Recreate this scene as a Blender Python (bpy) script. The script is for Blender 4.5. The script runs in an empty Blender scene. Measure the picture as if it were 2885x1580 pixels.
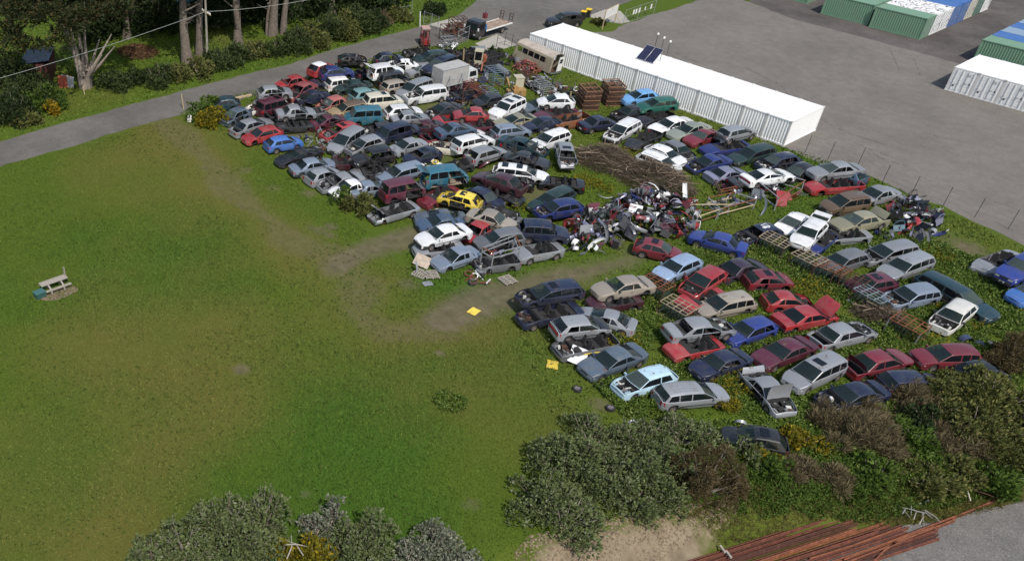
import bpy, math, random
import numpy as np
from mathutils import Vector, Matrix, noise
R = math.radians
S = bpy.context.scene
C = S.collection

# ------------------------------------------------------------------ camera
CAM_F, CAM_PITCH, CAM_ROLL, CAM_YAW = 2537.3256, 0.64770, -0.01310, 2.52500
CAM_P = np.array([67.5056, -90.1152, 39.0594])
CAM_CX, CAM_CY, PW, PH = 690.562, 944.90, 2885.0, 1580.0
_cp, _sp, _cy, _sy = math.cos(CAM_PITCH), math.sin(CAM_PITCH), math.cos(CAM_YAW), math.sin(CAM_YAW)
_F = np.array([_cp * _cy, _cp * _sy, -_sp]); _R = np.array([_sy, -_cy, 0.0]); _U = np.cross(_R, _F)
_r = math.cos(CAM_ROLL) * _R + math.sin(CAM_ROLL) * _U
_u = -math.sin(CAM_ROLL) * _R + math.cos(CAM_ROLL) * _U
cam = bpy.data.cameras.new('camera'); cam_o = bpy.data.objects.new('camera', cam); C.objects.link(cam_o)
M = Matrix.Identity(4)
for i in range(3):
    M[i][0], M[i][1], M[i][2], M[i][3] = _r[i], _u[i], -_F[i], CAM_P[i]
cam_o.matrix_world = M
cam.sensor_fit = 'HORIZONTAL'; cam.sensor_width = 36.0; cam.lens = CAM_F / PW * 36.0
cam.shift_x = (PW / 2 - CAM_CX) / PW; cam.shift_y = (CAM_CY - PH / 2) / PW
cam.clip_start = 0.5; cam.clip_end = 2000
S.camera = cam_o

# ------------------------------------------------------------------ light
SUN = Vector((1.74, -0.77, 2.59)).normalized()
w = bpy.data.worlds.new('World'); S.world = w; w.use_nodes = True
nt = w.node_tree; sky = nt.nodes.new('ShaderNodeTexSky'); sky.sky_type = 'NISHITA'; sky.sun_disc = False
sky.sun_elevation = math.asin(SUN.z); sky.sun_rotation = math.atan2(SUN.x, SUN.y)
sky.air_density = 1.3; sky.dust_density = 2.0
bg = nt.nodes['Background']; bg.inputs[1].default_value = 0.13
nt.links.new(sky.outputs[0], bg.inputs[0])
sl = bpy.data.lights.new('sun', 'SUN'); sl.energy = 3.8; sl.angle = R(0.5); sl.color = (1.0, 0.95, 0.87)
so = bpy.data.objects.new('sun', sl); C.objects.link(so); so.location = (0, 0, 80)
so.rotation_euler = SUN.to_track_quat('Z', 'Y').to_euler()
S.view_settings.view_transform = 'Standard'; S.view_settings.look = 'None'
S.view_settings.gamma = 1.0; S.view_settings.exposure = 0.05; S.view_settings.use_curve_mapping = False

# ------------------------------------------------------------------ helpers
def at(u, v, z=0.0):
    """the point of the level z that lies at this place of the survey photograph"""
    d = _F + _r * (u - CAM_CX) / CAM_F - _u * (v - CAM_CY) / CAM_F
    return CAM_P + d * ((z - CAM_P[2]) / d[2])
TILE = dict(A=(500, 120, 4.704), B=(900, 100, 4.704), C=(1300, 60, 4.704), D=(700, 320, 4.704), E=(1100, 320, 4.704),
            F=(1500, 220, 4.704), G=(1900, 320, 4.704), H=(1000, 500, 4.704), I=(1400, 500, 4.704), J=(1850, 500, 4.704),
            K=(2250, 500, 4.704), L=(1430, 720, 4.704), M=(1850, 720, 4.704), N=(2285, 680, 3.92), O=(1500, 900, 4.704),
            P=(1900, 900, 4.704), Q=(2285, 900, 3.92), X=(0, 0, 1.0))
def tl(t, x, y, z=0.0):
    o = TILE[t]; return at(o[0] + x / o[2], o[1] + y / o[2], z)

def tag(o, label=None, cat=None, group=None, kind=None):
    if label: o['label'] = label
    if cat: o['category'] = cat
    if group: o['group'] = group
    if kind: o['kind'] = kind
    return o
def empty(name, loc=(0, 0, 0), rot=(0, 0, 0), label=None, cat=None, group=None):
    o = bpy.data.objects.new(name, None); C.objects.link(o); o.empty_display_size = 0.3
    o.location = [float(a) for a in loc]; o.rotation_euler = rot
    return tag(o, label, cat, group)
def link(name, me, parent=None, mats=None):
    o = bpy.data.objects.new(name, me); C.objects.link(o)
    if parent is not None: o.parent = parent
    if mats is not None:
        for i, m in enumerate(mats):
            if i < len(o.material_slots): o.material_slots[i].link = 'OBJECT'; o.material_slots[i].material = m
    return o
def mesh(name, v, f, mats, mi=None, smooth=None):
    me = bpy.data.meshes.new(name); me.from_pydata([tuple(p) for p in v], [], f)
    for m in mats: me.materials.append(m)
    if mi is not None: me.polygons.foreach_set('material_index', np.array(mi, dtype=np.int32))
    if smooth:
        me.polygons.foreach_set('use_smooth', np.ones(len(f), dtype=bool))
        me.set_sharp_from_angle(angle=R(smooth))
    me.update(); return me
class MB:
    def __init__(s): s.v = []; s.f = []; s.m = []
    def quad(s, a, b, c, d, m=0):
        n = len(s.v); s.v += [a, b, c, d]; s.f.append((n, n + 1, n + 2, n + 3)); s.m.append(m)
    def box(s, c, d, m=0, rz=0.0, mat=None):
        hx, hy, hz = d[0] / 2, d[1] / 2, d[2] / 2; n = len(s.v)
        cz, sz = math.cos(rz), math.sin(rz)
        for z in (-hz, hz):
            for x, y in ((-hx, -hy), (hx, -hy), (hx, hy), (-hx, hy)):
                p = (x * cz - y * sz, x * sz + y * cz, z)
                if mat is not None: p = mat @ Vector((x, y, z))
                s.v.append((c[0] + p[0], c[1] + p[1], c[2] + p[2]))
        for q in ((0, 3, 2, 1), (4, 5, 6, 7), (0, 1, 5, 4), (1, 2, 6, 5), (2, 3, 7, 6), (3, 0, 4, 7)):
            s.f.append(tuple(n + i for i in q)); s.m.append(m)
    def bar(s, a, b, w=0.05, h=None, m=0):
        a = Vector(a); b = Vector(b); d = b - a; L = d.length
        if L < 1e-6: return
        q = d.to_track_quat('X', 'Z').to_matrix()
        s.box((a + b) / 2, (L, w, h or w), m, mat=q)
    def tube(s, pts, rad, n=6, m=0, cap=True):
        pts = [Vector(p) for p in pts]; k = len(pts); base = len(s.v)
        for i, p in enumerate(pts):
            d = (pts[min(i + 1, k - 1)] - pts[max(i - 1, 0)]).normalized()
            q = d.to_track_quat('Z', 'Y').to_matrix()
            rr = rad[i] if hasattr(rad, '__len__') else rad
            for j in range(n):
                t = 2 * math.pi * j / n
                s.v.append(tuple(p + q @ Vector((rr * math.cos(t), rr * math.sin(t), 0))))
        for i in range(k - 1):
            for j in range(n):
                a = base + i * n + j; b = base + i * n + (j + 1) % n
                s.f.append((a, b, b + n, a + n)); s.m.append(m)
        if cap:
            s.f.append(tuple(base + j for j in reversed(range(n)))); s.m.append(m)
            s.f.append(tuple(base + (k - 1) * n + j for j in range(n))); s.m.append(m)
    def grid(s, rows, m=0, flip=False):
        n = len(s.v); k = len(rows[0])
        for r in rows: s.v += [tuple(p) for p in r]
        for i in range(len(rows) - 1):
            for j in range(k - 1):
                a = n + i * k + j
                q = (a, a + 1, a + k + 1, a + k)
                s.f.append(q[::-1] if flip else q); s.m.append(m)
    def poly(s, pts, m=0):
        n = len(s.v); s.v += [tuple(p) for p in pts]; s.f.append(tuple(range(n, n + len(pts)))); s.m.append(m)
    def mesh(s, name, mats, smooth=None): return mesh(name, s.v, s.f, mats, s.m, smooth)
    def build(s, name, mats, parent=None, smooth=None):
        if not isinstance(mats, (list, tuple)): mats = [mats]
        return link(name, s.mesh(name, mats, smooth), parent)

# ------------------------------------------------------------------ materials
def newmat(name):
    m = bpy.data.materials.new(name); m.use_nodes = True; t = m.node_tree
    return m, t, t.nodes['Principled BSDF']
def nd(t, typ, **kw):
    n = t.nodes.new('ShaderNode' + typ)
    for k, v in kw.items(): setattr(n, k, v)
    return n
def rgba(c): return (c[0], c[1], c[2], 1.0)
def mixc(t, fac, a, b):
    n = nd(t, 'Mix', data_type='RGBA')
    for i, x in ((0, fac), (6, a), (7, b)):
        if isinstance(x, (int, float)): n.inputs[i].default_value = x
        elif isinstance(x, tuple): n.inputs[i].default_value = rgba(x)
        else: t.links.new(x, n.inputs[i])
    return n.outputs[2]
def ramp(t, x, lo, hi, a=0.0, b=1.0):
    n = nd(t, 'MapRange'); n.inputs[1].default_value = lo; n.inputs[2].default_value = hi
    n.inputs[3].default_value = a; n.inputs[4].default_value = b; t.links.new(x, n.inputs[0]); return n.outputs[0]
def noisef(t, scale, detail=4, rough=0.55, coord='Object', vec=None):
    n = nd(t, 'TexNoise'); n.inputs['Scale'].default_value = scale; n.inputs['Detail'].default_value = detail
    n.inputs['Roughness'].default_value = rough
    if vec is None:
        vec = nd(t, 'TexCoord').outputs[coord]
    t.links.new(vec, n.inputs['Vector']); return n.outputs[0]
def bump(t, b, h, strength=0.3, dist=0.05):
    n = nd(t, 'Bump'); n.inputs['Strength'].default_value = strength; n.inputs['Distance'].default_value = dist
    t.links.new(h, n.inputs['Height']); t.links.new(n.outputs[0], b.inputs['Normal'])
_cache = {}
def flat(name, c, rough=0.6, metal=0.0, var=0.18, scale=6.0, spec=0.5):
    k = ('flat', name)
    if k in _cache: return _cache[k]
    m, t, b = newmat(name)
    n = noisef(t, scale, 5); f = ramp(t, n, 0.3, 0.7)
    t.links.new(mixc(t, f, tuple(x * (1 - var) for x in c), tuple(min(1, x * (1 + var)) for x in c)), b.inputs['Base Color'])
    b.inputs['Roughness'].default_value = rough; b.inputs['Metallic'].default_value = metal
    b.inputs['Specular IOR Level'].default_value = spec
    _cache[k] = m; return m
COL = dict(white=(.70, .71, .72), offwhite=(.62, .61, .57), cream=(.58, .55, .45), silver=(.27, .285, .31), silverblue=(.20, .25, .33), grey=(.14, .15, .165),
           slate=(.07, .10, .14), black=(.010, .010, .012), navy=(.009, .014, .042), blue=(.010, .030, .21), royal=(.008, .020, .135), bright=(.02, .12, .42),
           teal=(.01, .11, .17), darkteal=(.008, .035, .048), green=(.008, .10, .07), darkgreen=(.010, .030, .026), maroon=(.085, .010, .026), darkmaroon=(.045, .010, .018),
           red=(.30, .006, .012), crimson=(.155, .008, .020), dullred=(.22, .035, .04), salmon=(.34, .09, .07), yellow=(.72, .52, .015), gold=(.30, .28, .18), champagne=(.36, .31, .25),
           tan=(.30, .22, .11), brown=(.13, .085, .05), lavender=(.21, .22, .33), paleblue=(.38, .55, .66), icyblue=(.28, .40, .58), sky=(.09, .30, .62), steel=(.05, .095, .17),
           rust=(.22, .07, .02), plum=(.032, .018, .034), greygreen=(.22, .25, .21), charcoal=(.022, .024, .028), aqua=(.14, .28, .30))
def paint(cn, worn=0.5):
    k = ('paint', cn, worn)
    if k in _cache: return _cache[k]
    c = COL[cn]; m, t, b = newmat('car paint ' + cn)
    oi = nd(t, 'ObjectInfo'); tc = nd(t, 'TexCoord'); va = nd(t, 'VectorMath', operation='ADD')
    sc = nd(t, 'VectorMath', operation='SCALE'); sc.inputs['Scale'].default_value = 40
    cb = nd(t, 'CombineXYZ')
    for i in range(3): t.links.new(oi.outputs['Random'], cb.inputs[i])
    t.links.new(cb.outputs[0], sc.inputs[0]); t.links.new(tc.outputs['Object'], va.inputs[0]); t.links.new(sc.outputs[0], va.inputs[1])
    n1 = noisef(t, 1.6, 6, .65, vec=va.outputs[0]); n2 = noisef(t, 14, 4, .6, vec=va.outputs[0])
    f = nd(t, 'Math', operation='MULTIPLY'); t.links.new(ramp(t, n1, .42, .72), f.inputs[0]); t.links.new(ramp(t, n2, .25, .75, .3, 1), f.inputs[1])
    g = nd(t, 'Math', operation='MULTIPLY'); t.links.new(f.outputs[0], g.inputs[0]); g.inputs[1].default_value = worn
    dirt = (.075, .070, .062) if sum(c) / 3 < .09 else (.19, .17, .145)
    hsv = nd(t, 'HueSaturation'); hsv.inputs['Color'].default_value = rgba(c); hsv.inputs['Saturation'].default_value = .94
    t.links.new(ramp(t, oi.outputs['Random'], 0, 1, .82, 1.14), hsv.inputs['Value'])
    n3 = noisef(t, 2.3, 5, .7, vec=va.outputs[0]); rz_ = nd(t, 'Math', operation='MULTIPLY'); t.links.new(ramp(t, n3, .60, .68), rz_.inputs[0]); t.links.new(ramp(t, oi.outputs['Random'], .45, .6), rz_.inputs[1])
    base_ = mixc(t, g.outputs[0], hsv.outputs[0], dirt); t.links.new(mixc(t, rz_.outputs[0], base_, (.13, .065, .035)), b.inputs['Base Color'])
    b.inputs['Metallic'].default_value = .25 if cn in ('silver', 'silverblue', 'grey', 'gold', 'champagne', 'icyblue', 'steel', 'lavender') else 0.0
    t.links.new(ramp(t, n1, .3, .75, .28, .6), b.inputs['Roughness'])
    b.inputs['Coat Weight'].default_value = .6; b.inputs['Coat Roughness'].default_value = .07
    _cache[k] = m; return m
def glassmat(name, c, alpha, rough=.06):
    m, t, b = newmat(name); b.inputs['Base Color'].default_value = rgba(c); b.inputs['Roughness'].default_value = rough
    b.inputs['Alpha'].default_value = alpha; b.inputs['Specular IOR Level'].default_value = .6; return m
GLASS = glassmat('tinted car glass', (.008, .012, .013), .82)
GLASS_W = glassmat('windscreen glass', (.014, .023, .023), .76)
GLASS_C = glassmat('clear windscreen glass', (.020, .034, .032), .5)
GLASS_H = glassmat('hazy windscreen glass', (.060, .080, .076), .68, .12)
GLASS_D = glassmat('dark privacy glass', (.008, .009, .012), .9)
GLASS_S = glassmat('dusty stacked window glass', (.06, .085, .08), .7, .15)
RUBBER = flat('black tyre rubber', (.018, .018, .019), .85)
PLAST = flat('black bumper plastic', (.028, .028, .030), .55)
RIM = flat('wheel rim alloy', (.30, .30, .31), .4, .6)
RIMD = flat('rusty brake drum', (.12, .06, .035), .8)
INTD = flat('dark car interior', (.022, .021, .022), .9)
INTB = flat('beige car interior', (.24, .19, .14), .9)
ENG1 = flat('dark engine metal', (.035, .034, .034), .6, .3)
ENG2 = flat('grey engine alloy', (.26, .26, .26), .45, .5)
ENG3 = flat('pale engine plastic', (.5, .5, .48), .6)
REDL = flat('red tail lamp', (.35, .008, .012), .2, spec=.6)
LAMP = flat('clear headlamp', (.55, .56, .57), .12, .3)
PLATE = flat('white number plate', (.7, .7, .68), .5)
RUST = flat('rusty steel', (.17, .065, .028), .85, .1, .45, 9)
RUSTD = flat('dark rusty steel', (.075, .038, .026), .85, .1, .45, 9)
GALV = flat('galvanised steel', (.33, .34, .35), .5, .4, .2)
WOODG = flat('weathered grey timber', (.30, .27, .23), .9, 0, .3, 12)
WOODB = flat('pale sawn timber', (.42, .33, .20), .85, 0, .25, 12)
CONC = flat('pale concrete', (.33, .31, .27), .9, 0, .2, 3)
# ------------------------------------------------------------------ the ground: one terrain sheet with a field, a bank and a lower yard
BK0, BK1 = at(1375, 1550)[:2], at(2885, 1278)[:2]
_bd = (BK1 - BK0) / np.linalg.norm(BK1 - BK0); _bn = np.array([_bd[1], -_bd[0]])
if np.dot(CAM_P[:2] - BK0, _bn) < 0: _bn = -_bn
def terrain(x, y):
    """height of the ground: level, but dropping 1.3 m over a bank at the camera side of the car yard"""
    x = np.asarray(x, float); y = np.asarray(y, float)
    px, py = x - BK0[0], y - BK0[1]
    d = px * _bn[0] + py * _bn[1]; s = px * _bd[0] + py * _bd[1]
    wob = .35 * np.sin(s * .9) + .25 * np.sin(s * 2.3 + 1)
    t = np.clip((d + wob * .6) / 1.7, 0, 1); t = t * t * (3 - 2 * t)
    k = np.clip((s + 5) / 6, 0, 1)
    return -1.3 * t * k
def seg_dist(x, y, pts):
    best = np.full(x.shape, 1e9)
    for (x0, y0), (x1, y1) in zip(pts[:-1], pts[1:]):
        dx, dy = x1 - x0, y1 - y0; t = np.clip(((x - x0) * dx + (y - y0) * dy) / (dx * dx + dy * dy), 0, 1)
        best = np.minimum(best, np.hypot(x - x0 - t * dx, y - y0 - t * dy))
    return best
def inpoly(x, y, poly):
    r = np.zeros(x.shape, bool); j = len(poly) - 1
    for i in range(len(poly)):
        xi, yi = poly[i][:2]; xj, yj = poly[j][:2]
        c = ((yi > y) != (yj > y)) & (x < (xj - xi) * (y - yi) / (yj - yi + 1e-12) + xi); r ^= c; j = i
    return r
def pp(*uv): return [tuple(at(u, v)[:2]) for u, v in uv]
def pblob(x, y, uv, r): # soft spot
    c = at(*uv); return np.clip(1.3 - np.hypot(x - c[0], y - c[1]) / r, 0, 1)
TRACK1 = pp((470, 345), (560, 420), (640, 520), (730, 600), (820, 670), (960, 730), (1020, 800), (1010, 880), (1080, 940), (1250, 930))
TRACK2 = pp((960, 750), (1060, 690), (1150, 660), (1190, 650))
TRACK3 = pp((1240, 905), (1320, 868), (1400, 836), (1520, 790), (1640, 770), (1760, 740), (1800, 720))
TRACK4 = pp((880, 640), (930, 660)); TRACK5 = pp((1440, 545), (1500, 520), (1530, 560))
TRACK6 = pp((-40, 1050), (200, 960), (460, 820), (640, 640), (700, 520))
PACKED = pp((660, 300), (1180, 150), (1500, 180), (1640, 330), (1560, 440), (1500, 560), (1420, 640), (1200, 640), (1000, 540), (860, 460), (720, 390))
YARD = pp((500, 320), (640, 275), (1180, 130), (1290, 135), (1400, 150), (1490, 130), (2208, 415), (2330, 455), (2480, 510), (2660, 590), (2885, 700), (2885, 1290), (2480, 1370),
          (2050, 1370), (1560, 1180), (1500, 1040), (1440, 900), (1500, 820), (1150, 800), (1140, 720), (1180, 660), (1010, 620), (860, 520), (690, 410), (560, 350))
WEEDY = pp((1530, 950), (1700, 830), (1850, 800), (1960, 690), (2230, 640), (2420, 640), (2600, 680), (2885, 760), (2885, 1330), (2420, 1370), (2080, 1330), (1900, 1200), (1760, 1180), (1640, 1060))
def axis(lo, hi, step, a, b, big):
    v = list(np.arange(lo, hi + 1e-6, step)); x = lo; s = step
    while x > a: s *= big; x -= s; v.insert(0, x)
    x = hi; s = step
    while x < b: s *= big; x += s; v.append(x)
    return np.array(v)
gx = axis(-45, 78, .5, -700, 700, 1.25); gy = axis(-92, 45, .5, -700, 700, 1.25)
GX, GY = np.meshgrid(gx, gy, indexing='ij'); GZ = terrain(GX, GY)
nx, ny = GX.shape
idx = np.arange(nx * ny).reshape(nx, ny)
gf = np.stack([idx[:-1, :-1], idx[1:, :-1], idx[1:, 1:], idx[:-1, 1:]], -1).reshape(-1, 4)
def npmesh(name, v, f, mats, attrs=None, smooth=False):
    me = bpy.data.meshes.new(name); k = f.shape[1]
    me.vertices.add(len(v)); me.loops.add(f.size); me.polygons.add(len(f))
    me.vertices.foreach_set('co', np.ascontiguousarray(v, dtype=np.float32).ravel())
    me.loops.foreach_set('vertex_index', np.ascontiguousarray(f, dtype=np.int32).ravel())
    me.polygons.foreach_set('loop_start', np.arange(0, f.size, k, dtype=np.int32))
    try: me.polygons.foreach_set('loop_total', np.full(len(f), k, dtype=np.int32))
    except Exception: pass
    if smooth: me.polygons.foreach_set('use_smooth', np.ones(len(f), dtype=bool))
    for m in mats: me.materials.append(m)
    for n, a in (attrs or {}).items():
        at_ = me.attributes.new(n, 'FLOAT', 'POINT'); at_.data.foreach_set('value', np.ascontiguousarray(a, dtype=np.float32).ravel())
    me.update(calc_edges=True); me.validate(); return me
rs = np.random.RandomState(5)
def vnoise(x, y, s, seed):
    r = np.random.RandomState(seed).rand(64, 64); X = x / s; Y = y / s
    xi = np.floor(X).astype(int); yi = np.floor(Y).astype(int); fx = X - xi; fy = Y - yi
    fx = fx * fx * (3 - 2 * fx); fy = fy * fy * (3 - 2 * fy)
    g = lambda i, j: r[i % 64, j % 64]
    return (g(xi, yi) * (1 - fx) + g(xi + 1, yi) * fx) * (1 - fy) + (g(xi, yi + 1) * (1 - fx) + g(xi + 1, yi + 1) * fx) * fy
def fbm(x, y, s, seed): return sum(vnoise(x, y, s / 2 ** k, seed + k) * .5 ** k for k in range(4)) / 1.875
def fields(x, y):
    n = fbm(x, y, 6, 3)
    wob = (n - .5) * 3.0
    bare = np.zeros(x.shape)
    for tr, wd, st in ((TRACK1, 2.0, .50), (TRACK2, 1.7, .78), (TRACK3, 1.9, .80), (TRACK4, 1.0, .6), (TRACK5, 1.8, .6)):
        bare = np.maximum(bare, st * np.clip(1.35 - (seg_dist(x, y, tr) + wob) / wd, 0, 1))
    tw = np.clip(1.15 - np.abs(seg_dist(x, y, TRACK1) - .85) / .30, 0, 1) * np.clip((fbm(x, y, 5, 91) - .38) * 4, 0, 1); bare = np.maximum(bare, .55 * tw)
    tw = np.clip(1.15 - np.abs(seg_dist(x, y, TRACK6) - .8) / .28, 0, 1) * np.clip((fbm(x, y, 6, 97) - .46) * 4, 0, 1); bare = np.maximum(bare, .38 * tw)
    packed_shade = inpoly(x, y, PACKED) * np.clip((fbm(x, y, 4, 15) - .30) * 2.2, 0, .62); bare = np.maximum(bare, packed_shade)  # shade between the packed wrecks, painted in as patchy bare soil colour
    for uv, r_, st in (((2730, 700), 1.6, .75), ((2700, 690), 2.6, .45), ((385, 130), 2.6, .0), ((690, 480), 1.0, .6), ((770, 530), 1.2, .5), ((870, 545), 1.0, .6), ((1150, 800), 1.2, .7),
                       ((1240, 995), .5, .8), ((680, 1040), .8, .8), ((580, 470), .9, .55), ((1690, 1140), 1.0, .6), ((930, 640), .9, .7), ((740, 360), 1.5, .35), ((860, 1390), .5, .6), ((1330, 1420), .8, .5)):
        bare = np.maximum(bare, st * pblob(x, y, uv, r_) * (.55 + .9 * n))
    px, py = x - BK0[0], y - BK0[1]; d = px * _bn[0] + py * _bn[1]; s_ = px * _bd[0] + py * _bd[1]
    face = np.clip(1.2 - np.abs(d - 1.3) / 1.5, 0, 1) * np.clip((s_ - .8) / 3.5, 0, 1) * np.clip((15 - s_) / 4, 0, 1)
    sand = face * np.clip(.05 + 1.9 * n, 0, 1)
    trk = np.clip(1.2 - (seg_dist(x, y, TRACK1) + wob * 1.4) / 4.2, 0, 1)
    dry = np.clip((fbm(x, y, 13, 21) - .52) * 2.4 + .80 * pblob(x, y, (230, 1230), 16) + .35 * pblob(x, y, (380, 470), 12) + .55 * trk, 0, 1)
    lush = np.clip((fbm(x, y, 9, 33) - .50) * 2.4 + .55 * pblob(x, y, (1400, 1050), 12) + .5 * pblob(x, y, (560, 900), 10) + .45 * pblob(x, y, (950, 1080), 11) - .3 * trk, 0, 1)
    bk = np.clip((d + .3) / 1.2, 0, 1) * np.clip((s_ + 1) / 3, 0, 1); dry = np.maximum(dry, bk * (.45 + .9 * (n - .2))); lush = lush * (1 - bk)
    return bare, dry, lush, sand, d, s_
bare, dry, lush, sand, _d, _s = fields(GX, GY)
m, t, b = newmat('field ground'); GROUND = m
def attr(t, n): a = nd(t, 'Attribute'); a.attribute_name = n; return a.outputs['Fac']
fine = noisef(t, 9, 6, .7); mid = noisef(t, 1.1, 6, .65); fin2 = noisef(t, 30, 3, .7)
g1 = mixc(t, ramp(t, fine, .3, .7), (.048, .078, .008), (.082, .120, .013))
g2 = mixc(t, ramp(t, fine, .3, .7), (.085, .083, .016), (.130, .115, .030))
g3 = mixc(t, ramp(t, fine, .3, .7), (.032, .073, .008), (.060, .116, .013))
def thr(a, nz, lo, hi):
    k = nd(t, 'Math', operation='ADD'); t.links.new(a, k.inputs[0])
    l = nd(t, 'Math', operation='MULTIPLY_ADD'); t.links.new(nz, l.inputs[0]); l.inputs[1].default_value = .9; l.inputs[2].default_value = -.45
    t.links.new(l.outputs[0], k.inputs[1]); return ramp(t, k.outputs[0], lo, hi)
c = mixc(t, thr(attr(t, 'lush'), mid, .1, .9), g1, g3)
c = mixc(t, thr(attr(t, 'dry'), mid, .15, 1.25), c, g2)
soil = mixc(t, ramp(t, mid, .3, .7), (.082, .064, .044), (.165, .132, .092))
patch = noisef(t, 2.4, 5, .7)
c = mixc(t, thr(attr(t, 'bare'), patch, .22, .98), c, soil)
sandc = mixc(t, ramp(t, mid, .25, .75), (.13, .10, .068), (.28, .225, .155))
c = mixc(t, thr(attr(t, 'sand'), mid, .2, .6), c, sandc)
t.links.new(c, b.inputs['Base Color']); b.inputs['Roughness'].default_value = .95; b.inputs['Specular IOR Level'].default_value = .15
bump(t, b, fin2, .5, .06)
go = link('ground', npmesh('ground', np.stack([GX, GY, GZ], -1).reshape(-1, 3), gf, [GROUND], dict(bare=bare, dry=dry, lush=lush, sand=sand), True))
tag(go, kind='structure')

def sheet(name, uv, mat, dz, sub=None, xy=None, rough=.0):
    pts = xy if xy is not None else [at(*p)[:2] for p in uv]
    if rough:                                             # ragged outline, as verges grow into a road
        q = []; rr = random.Random(len(pts) * 7 + int(dz * 1000))
        for i in range(len(pts)):
            a = np.array(pts[i]); b2 = np.array(pts[(i + 1) % len(pts)]); L = np.linalg.norm(b2 - a); k = max(1, min(60, int(L / 1.1)))
            nrm = np.array([-(b2 - a)[1], (b2 - a)[0]]) / max(L, 1e-6)
            for j in range(k): q.append(a + (b2 - a) * j / k + nrm * rr.uniform(-rough, rough))
        pts = q
    me = mesh(name, [(p[0], p[1], dz) for p in pts], [tuple(range(len(pts)))], [mat])
    if me.polygons[0].normal.z < 0: me.flip_normals()
    return tag(link(name, me), kind='structure')
def gravelmat(name, a, b_, c_, sc=22, patch=.35):
    m, t, b = newmat(name); n = noisef(t, sc, 4, .8); v = nd(t, 'TexVoronoi'); v.inputs['Scale'].default_value = sc * .7
    t.links.new(nd(t, 'TexCoord').outputs['Object'], v.inputs['Vector'])
    p = noisef(t, .12, 5, .65); s = noisef(t, .9, 5, .7)
    col = mixc(t, ramp(t, n, .3, .7), a, b_)
    sep = nd(t, 'SeparateColor'); t.links.new(v.outputs['Color'], sep.inputs[0])
    col = mixc(t, ramp(t, sep.outputs[0], .80, 1.0, 0, .55), col, c_)
    h = nd(t, 'Math', operation='MULTIPLY_ADD'); t.links.new(ramp(t, p, .3, .7), h.inputs[0]); h.inputs[1].default_value = patch
    h.inputs[2].default_value = 1 - patch / 2 - .06
    h2 = nd(t, 'Math', operation='MULTIPLY'); t.links.new(h.outputs[0], h2.inputs[0]); t.links.new(ramp(t, s, .25, .75, .84, 1.14), h2.inputs[1])
    hs = nd(t, 'HueSaturation'); t.links.new(col, hs.inputs['Color']); t.links.new(h2.outputs[0], hs.inputs['Value'])
    t.links.new(hs.outputs[0], b.inputs['Base Color']); b.inputs['Roughness'].default_value = .95; b.inputs['Specular IOR Level'].default_value = .2
    bump(t, b, n, .6, .05); return m
GRAV = gravelmat('grey gravel', (.132, .119, .106), (.198, .181, .163), (.26, .24, .22), 26, .28)
GRAVL = gravelmat('pale ballast gravel', (.09, .088, .085), (.24, .23, .22), (.34, .32, .30), 17, .2)
ROADM = gravelmat('worn road seal', (.112, .104, .095), (.152, .142, .130), (.19, .18, .165), 16, .5)
ASPH = gravelmat('dark yard asphalt', (.075, .066, .062), (.115, .103, .098), (.16, .145, .13), 14, .8)
TYM = gravelmat('tyre scuffed gravel', (.085, .078, .072), (.135, .125, .115), (.2, .18, .17), 26, .6)
sheet('road', [(-260, 470), (0, 399), (143, 357), (298, 315), (506, 259), (700, 208), (801, 187), (953, 136), (1089, 100), (1184, 76), (1250, 66), (1330, 105), (1300, 120), (1240, 128), (1176, 138), (1112, 150), (1034, 178), (950, 195), (800, 240),
               (712, 272), (640, 295), (500, 326), (357, 363), (178, 420), (0, 468), (-260, 545)], ROADM, .004, rough=.14)
sheet('forecourt', [(1250, 66), (1280, 50), (1324, 19), (1352, -5), (1420, -40), (1900, -60), (1787, -2), (1740, 19), (1709, 31), (1659, 47), (1615, 66), (1590, 95), (1500, 128), (1455, 128), (1400, 100), (1340, 112), (1330, 105)], ROADM, .008, rough=.1)
sheet('gravel_yard', None, GRAV, .004, rough=.2, xy=[at(*p)[:2] for p in [(1489, 132), (1560, 95), (1600, 85), (1650, 90), (1724, 90), (1755, 71), (1845, 40), (1948, 9), (2020, -20), (2090, 0), (2185, 33), (2244, 54), (2334, 77), (2423, 98), (2542, 131), (2631, 155), (2691, 172), (2885, 226), (3300, 340),
                                            (3300, 860), (2885, 690), (2750, 627), (2654, 581), (2565, 549), (2473, 504), (2400, 480), (2300, 455), (2208, 417)]])
sheet('container_yard', None, ASPH, .008, rough=.15, xy=[at(*p)[:2] for p in [(2060, -30), (2120, 8), (2190, 38), (2244, 58), (2334, 81), (2423, 103), (2542, 136), (2631, 160), (2691, 177), (2885, 231), (3200, 310)]] + [(80, 60), (80, 150), (-20, 150)])
sheet('driveway', [(1338, 124), (1400, 97), (1455, 128), (1385, 148)], CONC, .012)
sheet('concrete_apron', [(1655, 47), (1703, 28), (1748, 32), (1775, 62), (1745, 68), (1700, 60)], CONC, .016)
sheet('concrete_kerb_strip', [(1205, 70), (1275, 52), (1300, 62), (1250, 82)], CONC, .012)
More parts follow.
